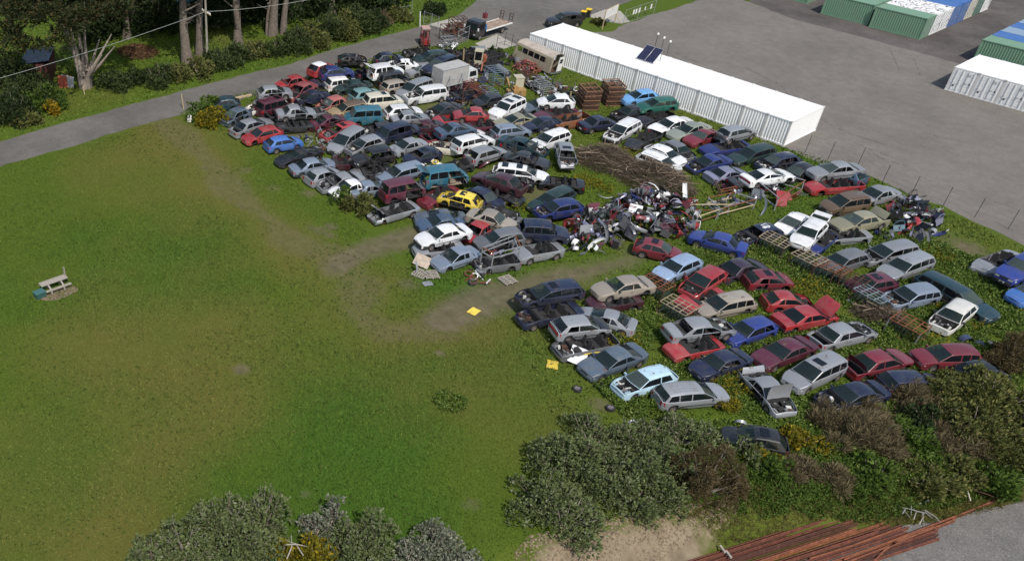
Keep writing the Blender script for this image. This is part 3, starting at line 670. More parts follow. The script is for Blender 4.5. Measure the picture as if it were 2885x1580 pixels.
CAR_LIST = '''
A|hatch|darkteal|770,800|440,825|0|nw|dark green rounded hatchback between the bush and the road
A|hatch|slate|890,930|630,1030|0|cr nb nd nw|smashed blue grey hatchback with a door hanging open behind the bush
A|sedan|silver|715,1200|1245,1030|0|nbt|boxy old silver sedan with an empty open boot beside the bush
A|hatch3|red|1375,1170|865,1300|0||glossy red three door hatchback at the edge of the grass field
A|hatch|bright|1170,1390|1640,1300|0||bright blue hatchback parked with its tail towards the field beside the red hatchback
A|wagon|offwhite|1400,770|935,890|0|nb cut nw|bonnetless white wagon crushed under the silver hatchback near the road
A|hatch|silver|1060,690|1510,650|.8|ndr nrd|silver hatchback with side doors gone, stacked high near the road
A|hatch|red|1665,500|1335,570|0|nwin ns nw|bright red hatchback without glass close to the road verge
A|sedan|dullred|1810,545|1450,730|0|nb nw ns|dusty dull red sedan wedged between red and navy cars
A|van|maroon|1110,920|1430,830|0|nw|maroon van seen from behind beneath the tall silver hatchback
A|sedan|navy|1985,680|1570,765|0|nb cr nw|navy sedan with bare engine beside the dull red sedan
A|sedan|charcoal|1370,1120|1770,1080|0|cut nw|black sedan body flattened under the silver sedan missing its door
A|sedan|silver|1310,960|1830,915|.72|nd|silver sedan with its front door missing on top of a black car
A|hatch|red|1760,410|2050,300|.55|nw|red hatchback with a white roof at the back of the bright blue pile|roofcol=white
A|hatch3|royal|1890,430|2330,390|.75||vivid blue small hatchback on top of the pile by the road
B|hatch|black|290,330|600,330|.35|cr nb nd ns nwin caved|black burnt out hatchback with crushed front at the road edge
B|wagon|offwhite|110,660|500,600|0|nw|cream wagon pinned below the vivid blue hatchback
B|sedan|darkgreen|680,640|180,720|0|cr nw|crashed dark green sedan in front of the cream wagon
B|hatch|salmon|330,860|-10,960|0|nb nd nw|faded salmon hatchback with missing driver door
B|wagon|tan|605,935|140,1030|0|nw|tan wagon with a brown roof beside the salmon hatchback|roofcol=brown
A|coupe|maroon|1780,1085|2250,985|0|nw|dark red coupe with rounded rear window below the salmon hatchback
B|hatch|red|510,1200|30,1340|0|nb nd ns nw|bright red hatchback with stripped engine and no windscreen
B|van|teal|765,1080|395,1100|0|nw|teal blue van with bright side trim in the far middle
B|hatch|aqua|410,825|810,740|0|nw|pale aqua hatchback behind the long cream people mover
B|mpv|cream|585,905|1095,850|0|nw|long cream people mover in the far middle
B|mpv|silver|1480,640|1040,800|0|nw|silver people mover with white windscreen pillar next to the box truck|L=4.9
B|wagon|champagne|885,700|1200,640|0|nw|beige wagon half hidden behind the silver people mover
B|van|charcoal|770,640|1180,570|0|nw|dark grey van below the white off roader with open tailgate
B|suv|white|690,530|1060,470|.6|otg nd bei nw|white off roader with tailgate up and brown interior on the far pile
B|sedan|white|1240,400|950,400|.3|nb cr nd nwin ns caved|wrecked white sedan with torn open nose on the far pile
B|hatch|navy|770,320|1090,300|.2|nw nd ns|dark blue hatchback behind the white off roader by the road
B|hatch|darkgreen|1720,270|1240,330|.75|nw|dark green hatchback loaded with loose parts below the red forklift
B|wagon|navy|1820,310|1360,490|.45|nw|navy wagon with bright window trim sloping down the pile|pitch=6
B|hatch|silver|1500,420|1165,490|0|nw|silver hatchback nose wedged beside the navy wagon
B|suv|white|1660,770|1135,850|0|nb odr|white off roader with open engine bay and driver door open
B|hatch|white|865,1030|1350,985|0|nw|clean white five door hatchback seen from behind in the far middle
B|sedan|silver|975,1110|1430,1075|0|nw|silver sedan just in front of the white five door hatchback
B|sedan|charcoal|1850,930|1430,1050|0|nb nw|charcoal sedan with missing bonnet near the steel racks
B|hatch3|red|2230,1060|1770,1060|.42||raspberry red three door hatchback on top of a flattened red car
B|hatch|red|1900,1100|1570,1130|0|cut nw|flattened red car under the raspberry red hatchback
B|sedan|darkmaroon|1640,1170|1120,1240|0|nb cr ns nw caved|dark maroon wreck with an orange ball on its roof
D|hatch|charcoal|1930,190|1490,230|0|nb cr ns nw caved|dark grey stripped hatchback behind the ribbed silver people mover
D|van|navy|2060,250|1750,340|0|nw|navy van with a flat blue bonnet behind a silver hatchback
B|sedan|steel|1560,1310|2045,1220|.72|nw|slate blue sedan stacked on a red car seen from behind
E|hatch|crimson|460,340|800,260|0|cut nw|crimson hatchback tail showing under the slate blue sedan
E|sedan|white|860,330|1150,230|0|nw|white sedan tail poking out under the slate blue sedan
E|wagon|cream|960,470|620,430|0|nb cut nw|cream wagon nose without bonnet under the old white wagon
E|wagon|white|840,460|1340,330|.5|nw|old white wagon stacked above the cream nose
D|coupe|black|930,480|375,640|0|nw|glossy black coupe at the grass edge next to the bright blue hatchback
D|sedan|silverblue|560,760|1150,650|0||pale silver blue sedan at the grass edge beside the black coupe
D|hatch|silver|780,885|1210,750|0|nw|silver hatchback at the grass edge right of the pale silver blue sedan
D|sedan|silver|1500,840|940,980|0|nb ns|silver sedan with bare engine at the grass edge
D|mpv|silver|1490,250|1090,500|0|ribs nw|ribbed roof silver people mover facing the field
D|hatch|silver|1760,350|1320,490|.1|nb nd nwin nw|silver hatchback stripped of doors beside the ribbed people mover
D|suv|black|1850,570|1420,650|.5|ns nwin nd nw|gutted black off roader on top of a dark wreck
D|sedan|charcoal|1860,760|1400,800|0|cut nw|dark crushed sedan under the gutted black off roader
D|hatch|darkmaroon|1400,640|1100,660|0|cut cr nb nw|dark red wreck remains behind the pale silver blue sedan
D|sedan|silver|2340,400|1870,510|0|cr|silver sedan with a crumpled bonnet in the middle of the yard
D|wagon|silverblue|2310,720|1730,860|0|nw|long silver blue wagon behind the maroon stacked van
E|hatch|navy|630,510|210,620|0|nw ns|dark navy hatchback beside a yellow scrap frame
D|sedan|silverblue|1380,1030|1850,960|0|nw|silver blue sedan seen from behind next to the round bush
D|sedan|white|1500,950|1200,1030|0|nw|white sedan nose showing behind the silver blue sedan
D|van|maroon|1800,1090|2270,1000|.65|nw nd|maroon van shell stacked on a roofless silver coupe
H|coupe|silver|805,380|200,540|0|cut cr ob|roofless silver coupe with crumpled bonnet under the maroon van
H|sedan|crimson|1340,150|880,340|0|cut cr nw|crushed dark red car body under the teal van
E|van|teal|430,900|1010,830|.62|otg bei ndr nw|teal van with tailgate raised and side door open, stacked
E|hatch|silver|970,640|1550,460|.4|nbt nrw nw|silver hatchback with rear window missing, sloping in the middle
E|wagon|silverblue|1350,270|1840,200|0|nw|small silver blue wagon with white side trim in the middle
E|sedan|darkteal|1455,330|2080,520|.1|nb nw|dark green rounded sedan pointing away from the field
E|wagon|white|2330,270|1880,430|.1|nw|plain white wagon parked next to the dark green rounded sedan
E|coupe|charcoal|1500,560|2110,680|.25|nd ns nw|black coupe with missing doors beside the white sunroof wagon
E|wagon|white|1340,760|2120,860|0|sun2 dsun|white wagon with two dark sunroofs facing the brush heap
E|sedan|darkmaroon|1780,1020|1120,810|.6|nbt nt|dark maroon sedan with lamps removed stacked on black wreck
E|sedan|black|1170,960|1750,1160|0|cut nw|black crushed wreck under the dark maroon sedan
E|hatch|yellow|1190,1230|650,1090|.35|nd nrd nwin ns nrw nb nl nt nm nw nbp nrb|yellow hatchback shell stripped of glass and doors
E|hatch|navy|1075,1050|1420,1200|0|nw|navy hatchback behind the yellow shell
F|hatch|silver|390,890|480,1190|.3|cr nb nw ns|wrecked silver hatchback facing the field beside the brush heap
H|sedan|champagne|1500,480|2120,660|.55||champagne sedan with broken rear glass stacked behind the white sedan|pitch=4
H|coupe|slate|1470,520|790,530|0|nw|slate coupe beneath the champagne sedan
H|sedan|steel|1400,560|860,640|0|nw|dark teal sedan bonnet behind the white stacked sedan
H|sedan|white|1490,690|830,860|.72||clean white sedan stacked on a silver sedan at the field edge
H|sedan|silver|1400,920|810,980|0|cut|silver sedan squashed under the clean white sedan
H|sedan|silverblue|1600,990|1070,1150|0||silver blue sedan at the corner next to the steel frame rack
H|hatch|red|1740,640|1480,800|.0|cr nw nd ns|broken red hatchback between the white sedan and the grey wagon
H|wagon|grey|2180,790|1640,880|.25|nw nd|grey wagon behind the steel frame rack
I|suv|navy|330,730|900,770|.55||dark navy off roader with silver sills stacked at the aisle
I|sedan|silver|840,930|260,1040|0|cut|silver sedan crushed under the dark navy off roader
H|hatch|grey|2060,1100|1680,1150|0|cut cr nb nw|grey car front inside the steel frame rack
I|wagon|darkgreen|1060,140|380,460|0|nw|long dark green wagon beside the blue hatchback without bonnet|L=5.0
I|hatch|royal|1100,380|520,480|.4|nb|blue hatchback without bonnet next to the scrap bumper heap
F|hatch3|white|545,320|65,320|.55||white three door hatchback stacked near the pallet stacks
F|sedan|maroon|590,420|60,510|0|cut nw|maroon sedan crushed under the white three door hatchback
F|van|rust|720,530|240,610|0|cut cr nb nw|burnt rusty shell beside the navy sedan with red lamp
F|sedan|navy|640,650|1105,570|0||navy sedan with a bright red tail lamp
F|hatch|sky|1630,240|1200,290|.2||sky blue hatchback by the white container row
F|wagon|green|1890,350|1400,400|.5|nw|dark emerald wagon stacked beside the sky blue hatchback
F|sedan|black|1480,420|1070,510|0|nb nw|black sedan with open engine bay beside the emerald wagon
F|hatch|black|1830,470|1400,590|0|cut nw|black crushed hatchback beneath the emerald wagon
F|wagon|white|1400,590|970,830|0|nb rack|white wagon with missing bonnet facing the brush heap
F|hatch|charcoal|1650,730|1280,890|0|cr cut nd nw|dirty charcoal wreck leaning beside the white wagon
F|sedan|white|2100,560|1580,680|0|nw|white sedan by the container row with tinted rear
F|sedan|greygreen|2320,630|1830,760|0|nw|grey green sedan by the container row
G|coupe|crimson|570,240|180,370|0|nw|crimson red coupe between grey green and silver cars
F|hatch|grey|1740,870|2110,1060|0|nb nw|grey hatchback with missing bonnet behind two white cars
F|hatch|white|1520,930|2000,1120|.1|nw|white hatchback nose to tail with a second white car
F|wagon|white|1410,1030|1970,1240|0|rack cr nw|white wagon with roof rails at the edge of the brush heap
G|hatch|silver|540,330|1080,210|.55|crr|silver hatchback stacked in front of the container row
G|coupe|royal|990,410|370,480|0|cut nw|navy blue coupe flattened under the stacked silver hatchback
G|sedan|royal|700,600|210,710|0|nb nw|royal blue sedan with bare engine near the brush heap
G|wagon|darkgreen|1300,470|735,620|0|nw|black green wagon near the last container
G|hatch|navy|1640,590|1090,700|0|nb nw|navy hatchback with stripped front near the wire fence
G|coupe|lavender|450,840|960,760|0|nw|lavender grey coupe near the brush heap
G|coupe|white|935,880|1550,800|.6|strip|white coupe with a red light strip stacked high
G|sedan|charcoal|740,930|1280,880|0|cut nw|charcoal sedan crushed under the white coupe
G|hatch|black|1830,730|1460,830|0|nw|black hatchback beside the white coupe near the fence
G|sedan|silver|2470,730|1790,800|.6||silver sedan with missing headlamp stacked on a red wagon
G|wagon|red|2460,920|1770,980|0|cut nw|red wagon crushed under the stacked silver sedan
X|hatch|steel|2437,512|2310,462|0|nw|teal blue hatchback tail at the wire fence
K|sedan|silver|1275,190|775,300|0||silver sedan by the fence beside the second scrap heap
K|mpv|brown|870,330|350,400|.1|nw rack|brown van with panels laid over its roof
K|sedan|gold|1150,530|430,660|.35|obt odr|gold sedan with boot lid raised and door open
K|sedan|silver|840,740|390,780|0|cut nb nw|silver car nose beneath the gold sedan
J|hatch|white|2210,560|1800,960|.55|otg|white hatchback with tailgate raised and stacked by the gold sedan
J|sedan|white|1960,520|1650,700|0|nw|white sedan beside the white hatchback with raised tailgate
J|hatch|navy|1600,700|1095,810|0|nb obt nw ns|navy hatchback with a number painted on its roof
J|hatch|royal|2270,760|2020,950|0|nw cut|dark blue car body under the white hatchback
J|sedan|blue|1190,970|430,760|0||blue sedan standing alone in the weeds|col=
I|hatch|crimson|1850,900|2420,1040|0||crimson hatchback at the foot of the scrap bumper heap
L|hatch|icyblue|2520,60|1970,300|.35||icy blue hatchback tipped nose down in the weeds
M|hatch|red|830,220|380,500|.35|nb odr nw|red hatchback with bonnet missing and door open
M|sedan|red|820,500|360,640|0|cut nw|red car body lying below the open red hatchback
M|sedan|plum|830,250|1420,90|0|nbt nw|plum sedan with rear panel torn off
M|hatch|crimson|1200,330|1750,310|0|nw|bright red wagon tail facing the field among weeds
M|hatch3|red|1500,600|1980,600|0|nb nw|red three door hatchback without bonnet among weeds
M|sedan|red|1600,900|2340,750|0|ob|red sedan with its bonnet standing open
L|sedan|champagne|1890,370|1150,490|.6||champagne sedan on top of a dark maroon car by the aisle
L|sedan|darkmaroon|1700,560|1120,640|0|cut nw|dark maroon car crushed under the aisle champagne sedan
L|wagon|navy|950,450|140,590|.6|nb ndr nw|navy wagon with bare engine stacked at the field corner
L|sedan|navy|950,710|150,860|0|cut nb|navy sedan base below the stacked navy wagon
L|hatch|silver|600,1000|1320,910|.55|strip|silver hatchback with a wide red light strip stacked at the field edge
L|coupe|silver|1700,960|890,740|0|nd|silver coupe with rusty roof patch and missing door
L|wagon|grey|1410,1120|650,1260|0|nb cut|grey wagon without bonnet under the silver hatchback
O|sedan|slate|1440,420|690,680|0||slate navy sedan at the field edge beside the yellow scrap
O|hatch|paleblue|1840,730|1120,940|0|nb odr|pale blue hatchback with missing bonnet at the field edge
O|wagon|silver|1640,1050|2560,960|0|ribs|silver wagon with roof ribs behind the large bush
M|sedan|silver|130,1030|1000,930|.5|nrw nb|silver sedan with smashed side stacked on a red coupe
M|coupe|red|790,1150|190,1270|0|cut|scarlet coupe crushed under the smashed silver sedan
M|wagon|champagne|1240,600|540,730|0|nw|champagne wagon overgrown with weeds
M|hatch|blue|1520,900|930,1090|0|nw|royal blue hatchback beside the smashed silver sedan
P|sedan|maroon|1810,300|1080,580|0||deep red rounded sedan with a broken orange indicator
P|sedan|navy|940,480|270,700|0||navy sedan with a shattered windscreen in the weeds
P|coupe|silver|980,680|1500,1240|0|ob obt ndr|stripped silver coupe with bonnet and boot raised
P|mpv|silver|2150,590|1530,860|0||silver people mover standing in leafy weeds
N|sedan|silver|30,1110|660,960|0|nbt nb|silver sedan with engine and boot both open
Q|sedan|crimson|380,560|1080,400|0|obt|dark crimson sedan with its boot open
Q|wagon|crimson|1820,410|1150,430|0||crimson wagon by the right hand shrubs
Q|sedan|navy|790,770|110,930|0|nb|navy sedan with leaf filled engine bay under the brush
Q|wagon|navy|780,720|1450,690|0|nw|dark blue wagon half buried in brush
Q|hatch|black|1690,620|2090,570|0|nb cr|black wreck swallowed by the shrubs at the right edge
X|hatch|black|2190,1255|2060,1230|0||black hatchback sunk in the bushes near the bank
N|hatch|grey|590,150|130,280|0|nw|grey hatchback with folded door beside a rusty crate
N|wagon|silver|1140,60|560,190|0|nb nw|silver wagon with engine exposed beside the second scrap heap
N|wagon|silver|1310,190|760,390|0||silver wagon with clean dark windows in open weeds
N|hatch|maroon|890,440|440,510|0|nw|maroon hatchback behind the row of crates
N|wagon|silverblue|1345,570|850,660|0|nb|silver blue wagon with open empty engine bay
N|wagon|darkteal|1250,420|1970,820|0||long dark teal limousine wagon with white nose badge|L=5.9
N|hatch|offwhite|1720,700|1400,960|0|nb|white hatchback with torn front among tall weeds
N|sedan|silver|2280,170|1850,310|0|cr cut|crumpled silver sedan body at the right edge
N|suv|blue|2520,220|2110,420|.5|np|dark blue off roader stacked at the right edge of the yard
N|hatch|bright|2560,560|2300,620|0||blue hatchback cut off by the right edge of the yard
C|sedan|slate|1250,1090|830,1150|0|nw|slate sedan under the nose of the white three door hatchback
C|suv|white|825,1080|360,1290|.1|sun2 dsun rack|white off roader with a black roof strip behind a gold coupe
C|coupe|gold|990,1280|440,1380|0||gold coupe parked beside the striped white off roader
C|hatch|charcoal|520,1030|200,1090|0|nw|charcoal hatchback in front of the rusty racks
C|sedan|navy|1280,1330|850,1400|0|nw|dark blue sedan beside the burnt rusty shell
E|sedan|navy|330,200|-60,260|0|cut nw|blue crushed panel van body behind a silver sedan
I|sedan|black|1000,90|700,60|0|cr cut nw|black wreck at the end of the long dark green wagon
A|sedan|navy|1840,540|2140,500|0|nw cut|dark blue wreck under the red and white hatchback
B|hatch|maroon|2270,1190|1900,1220|0|cut nw|maroon flattened hatchback beside the striped white off roader
'''
for ln in CAR_LIST.strip().split('\n'):
    q = ln.split('|'); kw = {}
    for e in q[8:]:
        k_, v_ = e.split('=')
        if v_: kw[k_] = v_ if k_ == 'roofcol' else (R(float(v_)) if k_ == 'pitch' else float(v_))
    (x0, y0), (x1, y1) = [tuple(map(float, a.split(','))) for a in q[3:5]]
    if any(w_ in q[7] for w_ in ('clean', 'glossy', 'plain', 'three door', 'bright blue')): q[6] += ' keep'
    put_car(q[0], q[1], q[2], x0, y0, x1, y1, float(q[5]), q[6], q[7], **kw)
# flattened hulks wedged into what gaps the packed block leaves
frs = random.Random(9); PK = np.array(PACKED); HULK = []
def clear_of(x, y):
    for c_, L_ in CARS + HULK:
        dx, dy = x - c_.location.x, y - c_.location.y; a_ = c_.rotation_euler.z; lx = dx * math.cos(a_) + dy * math.sin(a_); ly = -dx * math.sin(a_) + dy * math.cos(a_)
        if abs(lx) < L_ / 2 + .75 and abs(ly) < 1.5: return False
    return True
lo_, hi_ = PK.min(0), PK.max(0); near_ = [c_ for c_, L_ in CARS]
for _ in range(4000):
    if len(HULK) >= 16: break
    p_ = (frs.uniform(lo_[0], hi_[0]), frs.uniform(lo_[1], hi_[1]))
    if not inpoly(np.array([p_[0]]), np.array([p_[1]]), PACKED)[0] or not clear_of(*p_): continue
    if p_[0] > 2 and p_[1] > -14: continue
    nb_ = min(near_, key=lambda c_: (c_.location.x - p_[0]) ** 2 + (c_.location.y - p_[1]) ** 2); cl_ = frs.choice(['black', 'charcoal', 'navy', 'darkmaroon', 'grey', 'black'])
    r_ = empty('hatchback', (p_[0], p_[1], -.1), (R(frs.uniform(-4, 4)), R(frs.uniform(-4, 4)), nb_.rotation_euler.z + frs.uniform(-.15, .15)), '%s flattened car hulk wedged between the packed wrecks' % {'darkmaroon': 'dark maroon'}.get(cl_, cl_), 'car', 'flattened %s hulks in the packed block' % cl_)
    build_car(r_, 'hatch', cl_, 'cut cr nb nw keep', 700 + len(HULK), 3.7); HULK.append((r_, 3.7))
CARS += HULK
# the number painted in white on one roof, drawn as raised strokes of paint
NUMCAR = next(c for c, l in CARS if 'number painted' in c['label'])
roof80 = next(o for o in NUMCAR.children if o.name.startswith('roof'))
WPAINT = flat('white brushed paint', (.62, .63, .68), .8)
vs = [v.co for v in roof80.data.vertices]; rx = sum(v.x for v in vs) / len(vs); rzmax = max(v.z for v in vs)
def stroke(name, pts): b = MB(); b.tube(pts, .035, 5); b.build(name, WPAINT, roof80)
def loop2(cx, cy, a, b_): return [(cx + a * math.cos(t * math.pi / 6), cy + b_ * math.sin(t * math.pi / 6), rzmax - .012) for t in range(13)]
stroke('painted_figure', loop2(rx + .33, .12, .17, .13) + loop2(rx + .02, .12, .20, .16)[6:])
stroke('painted_figure', loop2(rx + .02, .12, .20, .16))
stroke('painted_figure', [(rx + .38, -.22, rzmax - .02), (rx + .05, -.25, rzmax - .02), (rx - .2, -.34, rzmax - .03), (rx - .2, -.16, rzmax - .02)])
# ------------------------------------------------------------------ shipping containers
def corr(b, p0, ux, length, z0, z1, nrm, depth=.04, pitch=.278, m=0):
    """a sheet folded into trapezoid ribs"""
    n = max(2, int(round(length / pitch))); step = length / n; pr = []
    for i in range(n):
        for f, d in ((0, 0), (.25, 0), (.38, -depth), (.87, -depth)): pr.append(((i + f) * step, d))
    pr.append((length, 0))
    rows = []
    for z in (z0, z1): rows.append([(p0[0] + ux[0] * a + nrm[0] * d, p0[1] + ux[1] * a + nrm[1] * d, z) for a, d in pr])
    b.grid(rows, m)
def contmat(name, c, dirt=(.2, .17, .13), amt=.35):
    m, t, b = newmat(name); n = noisef(t, .8, 6, .7); n2 = noisef(t, 7, 4, .7)
    f = nd(t, 'Math', operation='MULTIPLY'); t.links.new(ramp(t, n, .45, .75), f.inputs[0]); t.links.new(ramp(t, n2, .3, .7), f.inputs[1])
    g = nd(t, 'Math', operation='MULTIPLY'); t.links.new(f.outputs[0], g.inputs[0]); g.inputs[1].default_value = amt
    t.links.new(mixc(t, g.outputs[0], c, dirt), b.inputs['Base Color']); b.inputs['Roughness'].default_value = .5; return m
CW = contmat('white container paint', (.80, .80, .80), (.5, .48, .45), .25)
CGR = contmat('container frame grey white', (.60, .59, .58), (.4, .36, .3), .4)
CSEAM2 = flat('pale grey flashing', (.60, .60, .61), .6)
CSEAM = flat('grey sealing strip', (.34, .35, .36), .6)
CG = contmat('faded green container paint', (.15, .27, .18), (.22, .18, .12), .4)
CGD = contmat('deep green container paint', (.05, .15, .10), (.2, .16, .12), .4)
CB = contmat('blue container paint', (.045, .13, .36), (.2, .18, .16), .35)
CLB = contmat('pale blue container paint', (.22, .30, .40), (.3, .28, .25), .35)
CC = contmat('cream container paint', (.55, .52, .44), (.3, .25, .2), .35)
m, t, b = newmat('white container roof with dark peeled patches'); n_ = nd(t, 'TexNoise'); n_.inputs['Scale'].default_value = 1.5; n_.inputs['Detail'].default_value = 3; n_.inputs['Distortion'].default_value = 2.2
t.links.new(nd(t, 'TexCoord').outputs['Object'], n_.inputs['Vector'])
t.links.new(mixc(t, ramp(t, n_.outputs[0], .54, .59), (.74, .73, .72), (.10, .085, .075)), b.inputs['Base Color']); CPATCH = m
DARK = flat('black label', (.02, .02, .02), .6)
def container_parts(L, mat, roofmat, front, W=2.44, H=2.59):
    """list of (name, mesh, children): long axis +Y from 0, width along X from 0"""
    out = []; p = .11
    for x in (0, W - p):
        for y in (0, L - p):
            b = MB(); b.box((x + p / 2, y + p / 2, H / 2), (p, p, H - .01)); 
            b.box((x + p / 2, y + p / 2, H - .04), (p + .07, p + .07, .13)); b.box((x + p / 2, y + p / 2, .06), (p + .05, p + .05, .12)); out.append(('corner_post', b.mesh('corner_post', [CGR if mat is CW else mat]), []))
    r = MB(); n = 11; hs = H - .012
    for i in range(n):                                                     # shallow pressed roof ribs
        y0 = .1 + (L - .2) * i / n; y1 = .1 + (L - .2) * (i + 1) / n; ym = y0 + (y1 - y0) * .5
        r.quad((.06, y0, hs), (W - .06, y0, hs), (W - .06, ym, hs), (.06, ym, hs)); r.quad((.06, ym, hs), (W - .06, ym, hs), (W - .06, ym + .03, hs - .015), (.06, ym + .03, hs - .015))
        r.quad((.06, ym + .03, hs - .015), (W - .06, ym + .03, hs - .015), (W - .06, y1 - .03, hs - .015), (.06, y1 - .03, hs - .015)); r.quad((.06, y1 - .03, hs - .015), (W - .06, y1 - .03, hs - .015), (W - .06, y1, hs), (.06, y1, hs))
    out.append(('roof', r.mesh('roof', [roofmat]), []))
    for x in (.04, W - .04):
        for zz, hh in ((H - .055, .08), (.09, .14)): b = MB(); b.box((x, L / 2, zz), (.07, L - .2, hh)); out.append(('side_rail', b.mesh('side_rail', [mat]), []))
    for y in (.045, L - .045):
        for zz, hh in ((H - .06, .10), (.10, .16)): b = MB(); b.box((W / 2, y, zz), (W - .2, .08, hh)); out.append(('end_rail', b.mesh('end_rail', [mat]), []))
    for x, nx_, y0, dy in ((.03, -1, L - .11, -1), (W - .03, 1, .11, 1)):
        b = MB(); corr(b, (x, y0), (0, dy), L - .22, .16, H - .09, (nx_, 0)); out.append(('side_panel', b.mesh('side_panel', [mat]), []))
    def end(y, ny, door):
        if not door:
            b = MB(); corr(b, (.11 if ny < 0 else W - .11, y), (1 if ny < 0 else -1, 0), W - .22, .18, H - .11, (0, ny)); out.append(('end_panel', b.mesh('end_panel', [mat]), [])); return
        for s in (0, 1):
            b = MB(); x0 = .12 + s * (W - .24) / 2; w_ = (W - .24) / 2 - .012; yc = y + (.02 if ny < 0 else -.02)
            b.box((x0 + w_ / 2, yc, H / 2 + .03), (w_, .03, H - .32)); kids = []
            for i in range(4):
                zz = .24 + (H - .42) * i / 4; hh = (H - .42) / 4 - .07
                for c in range(2 if s == 0 else 1):
                    ww = (w_ - .16) / (2 if s == 0 else 1) - .05
                    b.box((x0 + .08 + ww / 2 + c * (ww + .06), yc + ny * .02, zz + hh / 2 + .03), (ww, .025, hh))
            for k in (.28, .78):
                q = MB(); q.bar((x0 + w_ * k, y + ny * .05, .2), (x0 + w_ * k, y + ny * .05, H - .13), .035); q.box((x0 + w_ * k, y + ny * .07, 1.05), (.22, .03, .04)); kids.append(('lock_rod', q.mesh('lock_rod', [CSEAM])))
            q = MB(); q.box((x0 + w_ * (.42 if s == 0 else .72), y + ny * .035, .70 if s == 0 else 1.18), (.16, .008, .17)); kids.append(('label_plate', q.mesh('label_plate', [DARK])))
            if s:
                q = MB()
                for i in range(3): q.box((x0 + w_ * .4, y + ny * .035, 2.15 - i * .09), (.42 - .1 * (i % 2), .008, .035))
                for i in range(2): q.box((x0 + w_ * .35, y + ny * .035, 1.22 - i * .08), (.38, .008, .03))
                kids.append(('stencil_lines', q.mesh('stencil_lines', [CSEAM])))
            out.append(('door', b.mesh('door', [mat]), kids))
    end(0.02, -1, front == 'doors'); end(L - .02, 1, False)
    return out
def place_container(protos, loc, rz, label, group):
    root = empty('shipping_container', loc, (0, 0, rz), label, 'container', group)
    for nm, me, kids in protos:
        o = link(nm, me, root)
        for kn, km in kids: link(kn, km, o)
    return root
white20 = container_parts(6.06, CW, CW, 'plain'); whited = container_parts(6.06, CW, CW, 'doors')
ordn = ['first', 'second', 'third', 'fourth', 'fifth', 'sixth', 'seventh', 'eighth', 'ninth', 'tenth', 'eleventh', 'twelfth']
for i in range(13):
    lb = ('white container at the near end of the long row, bare end wall facing the gravel' if i == 12 else 'white container at the road end of the long white row' if i == 0 else
          'white container under the solar panels in the long white row' if i == 6 else 'white container in the long row, %s from the road end' % ordn[i])
    place_container(white20, (i * 2.46, 0, 0), 0, lb, 'long row of white containers')
    if i:
        b = MB(); b.box((i * 2.46 - .01, 3.03, 2.586), (.07, 5.9, .02)); tag(b.build('seam_strip', [CSEAM2]), 'white flashing strip over the roof joint of the long row, %s from the road end' % ordn[i - 1], 'strip', 'roof joint strips')
for i in range(5):
    place_container(whited, (34.9 + i * 2.45, 27.7, 0), 0, ('white container with closed doors at the left end of the gravel yard block', 'white container with double doors second in the block on the gravel yard', 'white container with double doors third in the block on the gravel yard',
                    'white container with double doors fourth in the block, cut by the right edge', 'white container last in the block beyond the right edge')[i], 'white containers with doors on the gravel yard')
cache_c = {}
def cont_x(x0, y0, L, mat, roof, label, doors=True, z=0):
    k = (L, mat.name, roof.name, doors)
    if k not in cache_c: cache_c[k] = container_parts(L, mat, roof, 'doors' if doors else 'plain')
    return place_container(cache_c[k], (x0 + L, y0, z), math.pi / 2, label, 'coloured containers in the far storage yard')
# rotated a quarter turn: local -Y end (doors) faces +X
cont_x(19.9, 42.3, 6.06, CG, CG, 'faded green container at the front corner of the far block')
cont_x(19.9, 44.76, 6.06, CW, CPATCH, 'white container with a dark patchy roof behind the faded green corner one')
cont_x(19.9, 47.22, 6.06, CW, CPATCH, 'white container with patchy roof touching the blue containers')
cont_x(19.9, 49.68, 6.06, CB, CB, 'blue container next to the patchy white roofs')
cont_x(19.9, 52.14, 6.06, CB, CB, 'blue container next to the cream one')
cont_x(19.9, 54.6, 6.06, CC, CC, 'cream container between the blue and dark green ones')
cont_x(19.9, 57.06, 6.06, CGD, CGD, 'dark green container between the cream and last white one')
cont_x(19.9, 59.52, 6.06, CW, CW, 'white container at the far end of the coloured block')
cont_x(13.5, 42.7, 6.06, CG, CG, 'faded green container at the left of the far block, long side to the gravel')
cont_x(13.5, 45.16, 6.06, CG, CG, 'faded green container behind the left one of the far block')
cont_x(13.5, 47.62, 6.06, contmat('rust red container paint', (.30, .08, .06)), CG, 'rust red container behind the two faded green ones')
cont_x(4.2, 45.4, 6.06, CG, CG, 'faded green container standing apart at the top edge')
for k_, (mt, nm) in enumerate(((CG, 'mossy green container at the front of the right hand row'), (CB, 'blue container behind the mossy green one'), (CLB, 'pale grey blue container between two blue ones'), (CB, 'blue container between pale ones in the right hand row'), (CLB, 'pale container fifth in the right hand row'), (CW, 'white container at the back of the right hand row'))):
    cont_x(33.0, 39.44 + k_ * 2.5, 12.19, mt, mt, nm, False)

